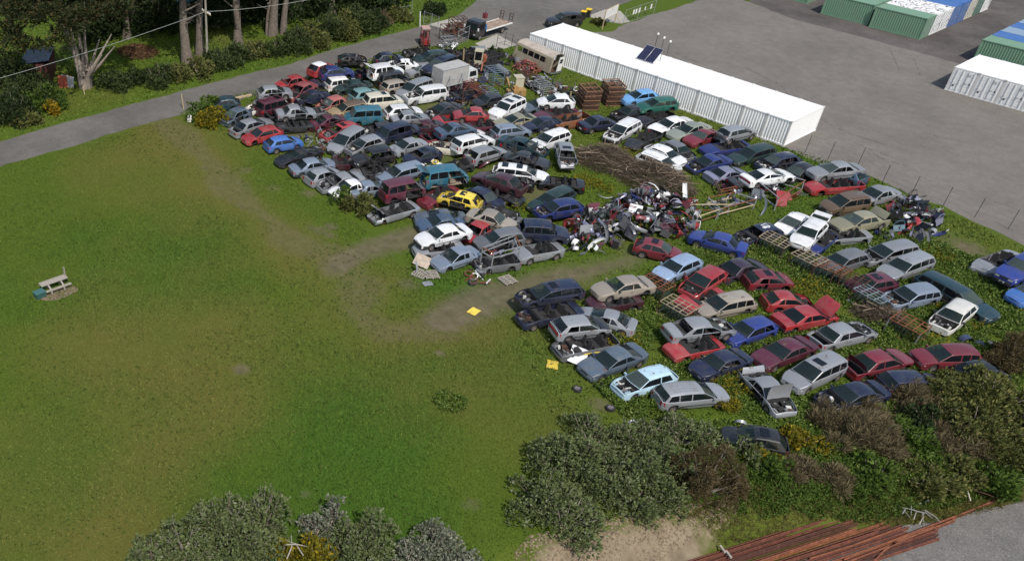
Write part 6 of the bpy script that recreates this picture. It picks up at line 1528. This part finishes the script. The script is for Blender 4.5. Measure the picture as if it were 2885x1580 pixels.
for k_, (u0, v0, u1, v1, r_, lb) in enumerate(((1324, 141, 1366, 140, .42, 'grey mesh roll lying by the driveway'), (1402, 190, 1432, 212, .42, 'dark grey mesh roll behind the blue rack'), (1455, 165, 1462, 185, .35, 'short faded roll beside the old bus'))):
    a = at(u0, v0, r_); c = at(u1, v1, r_); r = empty('mesh_roll', tuple((a + c) / 2), (0, 0, 0), lb, 'mesh roll', 'rolls of wire mesh'); d = Vector((c - a) / 2); b = MB(); b.tube([-d, d], r_, 14, cap=False); b.build('outer_wrap', [MESHM], r, 60)
    b = MB(); pts = []
    for i in range(26): t_ = i * .5; rr = r_ * (.25 + .7 * i / 26); pts.append((rr * math.cos(t_), rr * math.sin(t_), 0))
    q = d.normalized().to_track_quat('Z', 'Y').to_matrix(); b.tube([d + q @ Vector(p) for p in pts], .02, 4); b.build('coil_end', [GALV], r)

# ------------------------------------------------------------------ fences, posts, sign, power pole
fpts = [(2267, 432), (2332, 450), (2416, 466), (2484, 517), (2566, 550), (2656, 581), (2746, 612), (2840, 645), (2935, 690)]
P0 = [at(u, v) for u, v in fpts]; root = empty('wire_fence', tuple(P0[0]), (0, 0, 0), 'wire fence of slim dark posts along the gravel edge', 'fence')
PST = flat('dark steel post', (.055, .055, .06), .6)
for i, p in enumerate(P0):
    q = p - P0[0]; b = MB(); b.tube([(q[0], q[1], -.05), (q[0] + .03, q[1], 1.85)], .028, 6); b.build('post', [PST], root)
    if i:
        o_ = P0[i - 1] - P0[0]
        for z in (.5, 1.0, 1.5, 1.8): b = MB(); b.tube([(o_[0], o_[1], z), (q[0], q[1], z)], .004, 3); b.build('wire', [PST], root)
def post_fence(pts, h, label, mat, name='wire_fence', wires=(.6, 1.2), mesh_=False):
    ps = [at(u, v) for u, v in pts]; root = empty(name, tuple(ps[0]), (0, 0, 0), label, 'gate' if 'gate' in name else 'fence')
    for i, p in enumerate(ps):
        q = p - ps[0]; b = MB(); b.tube([(q[0], q[1], -.05), (q[0], q[1], h)], .035, 6); b.build('post', [mat], root)
        if i:
            o_ = ps[i - 1] - ps[0]
            for z in wires: b = MB(); b.tube([(o_[0], o_[1], z), (q[0], q[1], z)], .018, 4); b.build('rail', [mat], root)
            if mesh_:
                for k_ in range(1, 8):
                    e = o_ + (q - o_) * k_ / 8; b = MB(); b.tube([(e[0], e[1], .1), (e[0], e[1], h - .05)], .006, 3); b.build('mesh_wire', [mat], root)
post_fence([(1192, 68), (1214, 76), (1233, 84)], 1.7, 'white posted mesh gate across the road verge', GALV, 'mesh_gate', (.1, .9, 1.6), True)
post_fence([(1287, 132), (1318, 118)], 2.0, 'tall mesh gate leaf standing open by the flatbed truck', GALV, 'mesh_gate', (.1, .7, 1.3, 1.95), True)
post_fence([(1398, 134), (1421, 128), (1440, 135), (1454, 148)], 1.6, 'wire fence at the end of the driveway', PST, wires=(.5, 1.0, 1.5))
post_fence([(1755, 70), (1795, 56), (1840, 42)], 1.9, 'mesh gate hung with small white notices', GALV, 'mesh_gate', (.08, 1.0, 1.85), True)
post_fence([(1089, 52), (1159, 42)], 2.4, 'old steel gate frame at the end of the hedge', GALV, 'mesh_gate', (.3, 1.2, 2.3))
NB = [at(1696, 84), at(1731, 66)]; yaw = math.atan2(*(NB[1] - NB[0])[:2][::-1]); Ln = float(np.hypot(*(NB[1] - NB[0])[:2]))
root = empty('notice_board', tuple(NB[0]), (0, 0, yaw), 'timber framed notice board with two white panels', 'sign')
for x in (0, Ln): b = MB(); b.bar((x, 0, -.1), (x, 0, 2.5), .1); b.build('post', [WOODB], root)
for z in (2.45, 1.25): b = MB(); b.bar((0, .02, z), (Ln, .02, z), .07); b.build('rail', [WOODB], root)
NLINE = flat('faint grey print', (.45, .45, .46), .6)
for k_ in range(2):
    x0 = .08 + k_ * (Ln / 2 - .02); b = MB(); b.box((x0 + Ln / 4 - .06, -.03, 1.85), (Ln / 2 - .16, .02, 1.1)); p = b.build('panel', [PLATE], root)
    for i in range(6): q = MB(); q.box((x0 + Ln / 4 - .06, -.043, 2.22 - i * .13), (Ln / 2 - .4 - .1 * (i % 3), .004, .035)); q.build('print_line', [NLINE], p)
b = MB(); b.bar((Ln + .2, -.9, 0), (Ln, 0, 1.0), .08); b.build('brace', [WOODB], root)
for k_, (u, v) in enumerate(((1780, 42), (1787, 39), (1796, 33), (1812, 27), (1829, 22))):
    g = at(1755 + (u - 1755) * 1.0, 70 - (u - 1755) * .33, 0); r = empty('notice', (g[0], g[1] - .06, 1.25), (0, 0, yaw), 'small white notice on the mesh gate, %s' % ('first from the gate hinge', 'second from the gate hinge', 'in the middle of five', 'fourth and smallest', 'at the far end of the gate')[k_], 'sign', 'notices on the gate'); b = MB(); b.box((0, 0, 0), (.45 if k_ != 3 else .3, .02, .6 if k_ != 3 else .4)); b.build('plate', [PLATE], r)
    b = MB()
    b.box((0, -.014, .08), (.25, .004, .04)); b.build('print_line', [NLINE], r)
PP = at(585, 181); root = empty('power_pole', tuple(PP), (0, 0, 0), 'tall timber power pole with a crossarm on the verge', 'power pole')
zc = hgt(PP[0], PP[1], 36); b = MB(); b.tube([(0, 0, -.2), (0, 0, zc * .5), (0, 0, zc + 3)], [.17, .14, .11], 9); b.build('pole', [flat('grey pole timber', (.26, .24, .20), .9, 0, .25, 3)], root, 60)
A0, A1 = at(566, 24, zc), at(604, 46, zc); av = Vector((A1 - A0)); av.z = 0; av.normalize(); b = MB(); b.bar(-av * .95, av * 1.15, .1); bb = b.build('crossarm', [WOODB], root); bb.location = (0, 0, zc)
for s in (-.85, -.45, .5, .8, 1.05): b = MB(); p = av * s; b.tube([(p.x, p.y, .05), (p.x, p.y, .14), (p.x, p.y, .22)], [.05, .07, .03], 6); b.build('insulator', [PLATE], bb)
W0 = Vector(at(-40, 232, zc)); W1 = Vector((PP[0], PP[1], zc + .1)); W2 = Vector(at(900, -6, zc + .3))
root = empty('power_line', tuple(W1), (0, 0, 0), 'overhead cable crossing above the trees to the power pole', 'cable'); b = MB()
for a_, c_ in ((W0, W1), (W1, W2)):
    b = MB(); b.tube([a_.lerp(c_, i / 14) - W1 - Vector((0, 0, 1.1 * 4 * (i / 14) * (1 - i / 14) * .25)) for i in range(15)], .022, 4); b.build('wire', [flat('pale cable', (.30, .32, .30), .6)], root)
for (u, v, h, mt, lb) in ((517, 308, 1.6, WOODB, 'leaning timber marker post at the road corner'), (238, 266, .9, WOODB, 'short white post at the foot of the cypress'), (1183, 76, 1.9, PLATE, 'white gate post by the road'), (1305, 180, 1.7, WOODB, 'timber stake in the scrap by the navy wagon'), (1605, 290, 1.2, WOODB, 'timber stake beside the frame stacks')):
    c = at(u, v); r = empty('marker_post', tuple(c), (R(3), R(-4), 0), lb, 'post'); b = MB(); b.bar((0, 0, -.1), (0, 0, h), .1); b.build('shaft', [mt], r); b = MB(); b.bar((0, 0, h), (0, 0, h + .04), .13); b.build('cap', [mt], r)
# shed, wall and the teal house in the grove
def shed(u, v, lx, ly, h, rz, wallm, roofm, label, pitch=.12):
    c = at(u, v, h * .5); root = empty('shed' if 'shed' in label else 'house', (c[0], c[1], 0), (0, 0, rz), label, 'shed' if 'shed' in label else 'house')
    for (cx, cy, dx, dy) in ((0, -ly / 2, lx, .1), (0, ly / 2, lx, .1), (-lx / 2, 0, .1, ly - .2), (lx / 2, 0, .1, ly - .2)): b = MB(); b.box((cx, cy, h / 2), (dx, dy, h)); b.build('wall', [wallm], root)
    n = 8
    for i in range(n):
        x0 = -lx / 2 - .2 + (lx + .4) * i / n; b = MB(); w_ = (lx + .4) / n; z0, z1 = h + .05, h + .05 + pitch * ly
        b.box((x0 + w_ / 2, 0, (z0 + z1) / 2), (w_ - .03, ly + .4, .05), mat=Matrix.Rotation(math.atan(pitch), 3, 'X')); b.build('roof_sheet', [roofm], root)
    b = MB(); b.box((-lx * .2, -ly / 2 - .06, 1.0), (.9, .04, 1.9)); b.build('door', [flat('dark timber door', (.07, .05, .04), .8)], root); b = MB(); b.box((lx * .25, -ly / 2 - .06, 1.4), (.8, .03, .7)); b.build('window', [GLASS_D], root)
shed(110, 188, 4.4, 3.0, 2.2, R(-35), flat('dark red timber', (.10, .03, .025), .8), flat('dark blue roofing iron', (.025, .035, .075), .5), 'blue roofed shed beneath the old cypress')
shed(520, 8, 9, 5, 2.6, R(-10), flat('pale stucco', (.35, .33, .30), .9), flat('teal roofing iron', (.03, .12, .12), .5), 'teal roofed house half hidden behind the pines')
for k_, (u, v, mt, lb) in enumerate(((163, 250, flat('orange red sheet', (.40, .09, .05), .7), 'orange red fence sheet leaning by the shed'), (173, 245, flat('light grey sheet', (.42, .44, .46), .6), 'light grey fence sheet next to the orange red one'))):
    c = at(u, v, 0); r = empty('fence_sheet', tuple(c), (0, R(8), R(70 - 30 * k_)), lb, 'fence sheet'); b = MB(); corr(b, (0, 0), (1, 0), 1.5, .0, 1.5, (0, 1), .02, .15); b.build('sheet', [mt], r); b = MB(); b.bar((.7, .05, 0), (.7, .05, 1.5), .06); b.build('brace', [WOODG], r)
c = at(388, 148); hb = empty('bark_heap', tuple(c), (0, 0, 0), 'round heap of bark and brush on the lawn among trees', 'heap'); n = 2600; a = grs.rand(n) * 6.28; rr = 2.9 * np.sqrt(grs.rand(n)); cen = np.stack([rr * np.cos(a), rr * np.sin(a) * .8, .05 + .55 * (1 - (rr / 2.9) ** 2) * grs.rand(n)], 1); dd = grs.normal(size=(n, 3)); dd[:, 2] *= .3
vv, ff = leafquads(cen, dd, grs.uniform(.2, .6, n), .18, grs); link('bark_pieces', npmesh('bark_pieces', vv, ff, [leafmat('bark chips', (.06, .03, .015), (.17, .09, .045))]), hb)['kind'] = 'stuff'

# ------------------------------------------------------------------ things lying on the grass
def bench():
    c = at(165, 822, 0); a = at(120, 842); e = at(205, 812); yaw = math.atan2(e[1] - a[1], e[0] - a[0]); root = empty('picnic_bench', tuple(c), (0, 0, yaw), 'weathered timber bench standing alone on the field', 'bench'); L_ = 2.2
    for i in range(3): b = MB(); b.box((0, .55 + i * .17, .62 + (.02 if i == 1 else 0)), (L_, .16, .05)); b.build('plank', [WOODG], root)
    b = MB(); b.box((0, 1.02, .55), (L_, .05, .26)); b.build('back_board', [WOODG], root)
    for x in (-.55, .5):
        b = MB(); b.bar((x, .95, .05), (x, .6, .6), .12); b.bar((x, -.05, .35), (x, .6, .55), .12); b.bar((x, -.05, 0), (x, -.05, .35), .12); b.build('support', [WOODG], root)
    b = MB(); b.bar((-L_ / 2 + .1, -.05, .40), (L_ / 2, -.05, .40), .16, .10); b.build('front_beam', [WOODG], root)
    b = MB(); b.box((L_ / 2 - .05, .95, .95), (.05, .28, .8)); b.build('upright_board', [WOODG], root)
    b = MB(); n = 10; b.poly([(1.5 * math.cos(2 * math.pi * j / n) * (1 + .1 * math.sin(j * 3)), -.25 + .75 * math.sin(2 * math.pi * j / n), .012) for j in range(n)]); q = b.build('worn_earth', [flat('bare trodden soil', (.17, .125, .085), .95, 0, .3, 5)]); q.location = tuple(c); q.rotation_euler = (0, 0, yaw); tag(q, kind='structure')
    c2 = at(112, 829, .2); r = empty('storage_box', (c2[0], c2[1], 0), (0, 0, yaw + .1), 'teal green box beside the weathered bench', 'box'); b = MB(); b.box((0, 0, .20), (.78, .62, .4)); b.build('body', [flat('teal green plastic', (.03, .085, .08), .6)], r); b = MB(); b.box((0, 0, .43), (.84, .68, .06)); b.build('lid', [flat('teal green lid', (.045, .12, .112), .5)], r)
bench()
def lay(kind, u, v, col, rz, label, z=.06, rot=(0, 0), s=1.0, mat=None):
    c = at(u, v, z); me, nm = PARTS[kind]; o = link(kind, me, None, [mat or paint(col)]); o.location = (c[0], c[1], z + float(terrain(c[0], c[1]))); o.rotation_euler = (rot[0], rot[1], rz); o.scale = (s, s, s); tag(o, label, nm); return o
lay('bonnet_panel', 1335, 878, 'yellow', R(10), 'orange yellow panel lying alone on the track', .02, s=.7)
lay('bonnet_panel', 1556, 1028, 'yellow', R(35), 'flat yellow grille panel on the grass', .03, s=.75)
lay('bonnet_panel', 1628, 1003, 'white', R(30), 'white bonnet lying beside the slate navy sedan', .45, (.35, .2), 1.15)
lay('trim_strip', 1655, 1000, 'yellow', R(50), 'yellow strip leaning over the white bonnet', .6, (0, -.35), 1.2)
lay('bumper', 1170, 765, 'silver', R(20), 'silver bumper on the grass by the timber pallets', .15, (1.3, 0))
lay('bonnet_panel', 1205, 800, 'silver', R(-20), 'small silver panel by the timber pallets', .05, s=.6)
lay('bumper', 1720, 945 - 290, 'cream', R(60), 'cream panel on end at the foot of the bumper heap', .5, (.2, .9))
lay('bumper', 1930, 545, 'white', R(110), 'white bumper standing on end above the heap', .8, (1.2, .9), 1.1)
lay('bumper', 2150, 590, 'white', R(40), 'long white bumper leaning on the rack', .5, (.9, .4), 1.1)
lay('bonnet_panel', 2200, 560, 'red', R(60), 'scarlet bonnet propped against the rack', .6, (.9, .2), 1.1)
lay('bumper', 1705, 555, 'white', R(-60), 'white strip bumper beside the yellow weeds', .2, (0, .6), .8)
lay('wheel_liner', 2755, 975, 'navy', R(15), 'dark blue plastic tub in the weeds', .1, mat=flat('dark blue plastic', (.03, .04, .09), .6), s=1.1)
lay('wheel_liner', 2690 + 30, 960, 'navy', R(60), 'blue plastic liner beside the tub', .1, mat=flat('mid blue plastic', (.04, .055, .11), .6), s=1.2)
lay('bonnet_panel', 1690, 1085, 'black', R(20), 'black mat on the grass near the pale blue hatchback', .0, s=.7)
lay('fender', 2085, 1195, 'silver', R(30), 'silver panel lying in the grass above the sunken black hatchback', .25, (.5, 0), .9)
lay('fender', 1778, 1192, 'silver', R(80), 'pale panel among the bushes', .9, (.5, .4), .7)
lay('car_door', 2040, 1115 - 90, 'silver', R(10), 'crumpled silver wing above the stripped coupe', .5, (1.0, 0), .9)
for k_, (u, v, lb) in enumerate(((1626, 1096, 'tyre lying on the grass near the black mat'), (1630, 1176, 'tyre at the edge of the big bush clump'), (1720, 1150, 'tyre half hidden at the top of the bush clump'), (2790, 968, 'tyre beside the blue liners'))):
    c = at(u, v, .1); r = empty('tyre', (c[0], c[1], .12), (R(90), 0, 0), lb, 'tyre', 'loose tyres'); link('tread', TYRE_ME, r); link('rim', RIM_ME, r)
def pallet(u, v, rz, label, tilt=0):
    c = at(u, v, .1); root = empty('pallet', (c[0], c[1], .08), (R(tilt), 0, rz), label, 'pallet', 'timber pallets')
    for i in range(6): b = MB(); b.box((-.5 + i * .2, 0, .12), (.10, 1.1, .025)); b.build('slat', [WOODG], root)
    for y in (-.5, 0, .5): b = MB(); b.box((0, y, .05), (1.15, .09, .09)); b.build('bearer', [WOODG], root)
pallet(1185, 772, R(15), 'grey pallet below the plywood sheet'); pallet(1215, 775, R(-30), 'open pallet frame beside the grey pallet'); pallet(1430, 790, R(-10), 'pallet lying by the muddy track')
c = at(1190, 735, .45); r = empty('plywood_sheet', tuple(c), (R(35), R(10), R(25)), 'weathered plywood sheet leaning on the squashed silver sedan', 'plywood'); b = MB(); b.box((0, 0, 0), (1.3, 1.0, .03)); b.build('panel', [flat('weathered plywood', (.36, .30, .24), .9, 0, .25, 3)], r); b = MB(); b.bar((-.6, 0, -.03), (.6, 0, -.03), .06); b.build('batten', [WOODG], r)
c = at(534, 334, .3); r = empty('water_tank', (c[0], c[1], 0), (0, 0, 0), 'small white tank beside the corner bush', 'tank'); b = MB(); b.tube([(0, 0, 0), (0, 0, .55), (0, 0, .65), (0, 0, .72)], [.26, .27, .2, .06], 12); b.build('body', [PLATE], r, 50); b = MB(); b.tube([(0, 0, .70), (0, 0, .76)], .07, 8); b.build('cap', [GALV], r)
c = at(680, 274, .1); r = empty('timber_beam', tuple(c), (0, 0, 0), 'pale timber beam on the road verge behind the parked wrecks', 'timber'); d = Vector((at(712, 268) - at(655, 280))) / 2; b = MB(); b.bar(-d, d, .22, .2); b.build('beam', [WOODB], r); b = MB(); b.bar((0, -.1, -.05), (0, .2, .2), .1); b.build('block', [WOODG], r)

# ------------------------------------------------------------------ rusty rails and dead wood at the foot of the bank
D0, D1 = at(1962, 1576, lowz), at(2337, 1456, lowz); rd = Vector((D1 - D0)); rd.z = 0; rd.normalize(); rn = Vector((rd.y, -rd.x, 0))
if rn.dot(Vector((CAM_P[0] - D0[0], CAM_P[1] - D0[1], 0))) < 0: rn = -rn
RAILM = [flat('rust brown rail', (.15, .052, .032), .8, .2, .35, 4), flat('dark rust rail', (.09, .036, .024), .85, .2, .35, 4), flat('orange rust rail', (.21, .075, .036), .8, .1, .35, 4)]
def rail_mesh(L_):
    b = MB()
    for w_, z0, z1 in ((.14, 0, .022), (.03, .022, .12), (.075, .12, .155)): b.box((L_ / 2, 0, (z0 + z1) / 2), (L_, w_, z1 - z0 - .0005))
    return b.mesh('steel_rail', [RAILM[0]])
RLM = {}
for k_ in range(15):
    e = Vector(D1) + rn * (.02 + .235 * k_) + rd * ((0, .2, .1, .9, 1.0, .3, 2.4, 2.6, 3.3, 3.5, 3.1, 4.8, 4.9, 4.6, 4.4, 3.0, 2.0)[k_]); L_ = 13 if k_ < 12 else 12
    if L_ not in RLM: RLM[L_] = rail_mesh(L_)
    o = link('steel_rail', RLM[L_], None, [RAILM[(0, 1, 0, 0, 1, 0, 2, 0, 1, 0, 0, 2, 0, 1, 0, 2, 0)[k_]]]); o.location = (e.x, e.y, lowz + .02 + .012 * (k_ % 3)); o.rotation_euler = (0, 0, math.atan2(rd.y, rd.x) + math.pi + R(hr.uniform(-.5, .5)))
    tag(o, 'rusty rail lying in the bundle at the foot of the bank', 'rail', 'bundle of rusty rails')
for k_ in range(4):
    e = Vector(D1) + rn * (.25 + .55 * k_) + rd * ((-.5, .0, .4, 1.4)[k_]); o = link('steel_rail', RLM[13], None, [RAILM[k_ % 3]]); o.location = (e.x, e.y, lowz + .20 + .01 * (k_ % 2)); o.rotation_euler = (0, 0, math.atan2(rd.y, rd.x) + math.pi + R(hr.uniform(-.4, .4))); tag(o, 'rusty rail on the upper layer of the rail bundle', 'rail', 'upper rusty rails')
def long_rail(pts, label):
    ps = [Vector(at(u, v, lowz + .1)) for u, v in pts]; root = empty('steel_rail', tuple(ps[0]), (0, 0, 0), label, 'rail', 'single rusty rails'); ps = [p - ps[0] for p in ps]
    for nm, w_, h_, z in (('rail_foot', .15, .03, -.06), ('rail_web', .03, .12, 0), ('rail_head', .08, .05, .07)):
        b = MB()
        for i in range(len(ps) - 1): b.bar(ps[i] + Vector((0, 0, z)), ps[i + 1] + Vector((0, 0, z)), w_, h_)
        b.build(nm, [RAILM[0 if nm != 'rail_head' else 2]], root)
long_rail([(2280, 1575), (2400, 1538), (2535, 1488)], 'single rail on the gravel right of the bundle')
long_rail([(2376, 1578), (2560, 1505), (2720, 1444), (2890, 1376)], 'long rail running to the right edge along the gravel')
long_rail([(2395, 1582), (2570, 1512), (2690, 1464)], 'rail lying against the long rail on the gravel side')
long_rail([(2462, 1582), (2490, 1552), (2530, 1524), (2575, 1504)], 'bent rail curving onto the gravel')
for k_, (u, v) in enumerate(((2036, 1545), (2053, 1560))):
    c = at(u, v, lowz + .4); r = empty('timber_block', (c[0], c[1], lowz + .38), (0, 0, math.atan2(rd.y, rd.x) + 1.4), ('grey timber block across the rails, upper one', 'grey timber block across the rails, lower one')[k_], 'timber', 'blocks on the rails'); b = MB(); b.box((0, 0, 0), (.5, .12, .10)); b.build('block', [WOODG], r)
def sticks(u, v, n, spread, label, mats, zz, l0=.8, l1=2.2, name='driftwood'):
    c = at(u, v, zz); root = empty(name, (c[0], c[1], zz), (0, 0, 0), label, 'dead wood')
    for i in range(n):
        a = hr.uniform(0, 6.28); l = hr.uniform(l0, l1); p = Vector((hr.gauss(0, spread * .4), hr.gauss(0, spread * .4), .1 + .12 * hr.random() * 2)); d = Vector((math.cos(a), math.sin(a), hr.gauss(0, .15))) * l / 2; b = MB(); b.tube([p - d, p + Vector((hr.gauss(0, .08), hr.gauss(0, .08), .04)), p + d], [.04, .032, .014], 6); b.build('branch', [hr.choice(mats)], root)
sticks(2565, 1440, 14, 1.3, 'grey driftwood branches on the gravel edge', [WOODG, flat('silver dead wood', (.22, .215, .205), .9)], lowz + .05)
sticks(2745, 1372, 9, .8, 'white bleached dead wood leaning on the bank', [flat('white bleached wood', (.55, .50, .42), .9), RUSTD], -1.0, .8, 2.4)
sticks(1945, 1540, 5, .5, 'pale stick lying by the rail bundle', [WOODG], lowz, .5, 1.2)
sticks(830, 1545, 3, .3, 'dead grey stick rising from the yellow bushes', [WOODG], 1.1, .8, 1.6)
# pebbles and small litter that give the gravel and the worn tracks some relief
def pebbles(name, q, z, s0, s1, mat):
    n = len(q); s = grs.uniform(s0, s1, n)[:, None]; c_ = np.stack([q[:, 0], q[:, 1], np.broadcast_to(z, n)], 1); o_ = np.array([[1, 0, 0], [-.5, .87, 0], [-.5, -.87, 0], [0, 0, .8]]); a = grs.rand(n) * 6.28
    v = []
    for k_ in range(4):
        x = o_[k_, 0] * np.cos(a) - o_[k_, 1] * np.sin(a); y = o_[k_, 0] * np.sin(a) + o_[k_, 1] * np.cos(a); v.append(c_ + np.stack([x, y, np.full(n, o_[k_, 2])], 1) * s)
    v = np.stack(v, 1).reshape(-1, 3); f = (np.arange(n)[:, None, None] * 4 + np.array([[0, 1, 3], [1, 2, 3], [2, 0, 3]])[None]).reshape(-1, 3); tag(link(name, npmesh(name, v, f, [mat])), kind='stuff')
PEB = leafmat('gravel stones', (.10, .095, .09), (.26, .245, .23))
LG = np.array([at(u, v, lowz)[:2] for u, v in [(2240, 1590), (2400, 1519), (2560, 1480), (2760, 1438), (2890, 1410), (2900, 1600)]])
pebbles('gravel_stones', scatter(26000, [tuple(p) for p in LG]), lowz + .006, .02, .045, PEB)
SB = [tuple(at(u, v, -.6)[:2]) for u, v in ((1440, 1580), (1480, 1530), (1700, 1480), (2050, 1420), (2070, 1470), (1900, 1540), (1800, 1600))]
sq = scatter(3600, SB); pebbles('bank_stones', sq, terrain(sq[:, 0], sq[:, 1]), .03, .12, leafmat('bank stone', (.11, .08, .055), (.34, .27, .18)))
tr_ = scatter(9000, YARD); b_, *_x = fields(tr_[:, 0], tr_[:, 1]); tr_ = tr_[b_ > .3]; pebbles('soil_clods', tr_, terrain(tr_[:, 0], tr_[:, 1]), .03, .09, leafmat('soil clod', (.07, .05, .035), (.17, .13, .09)))
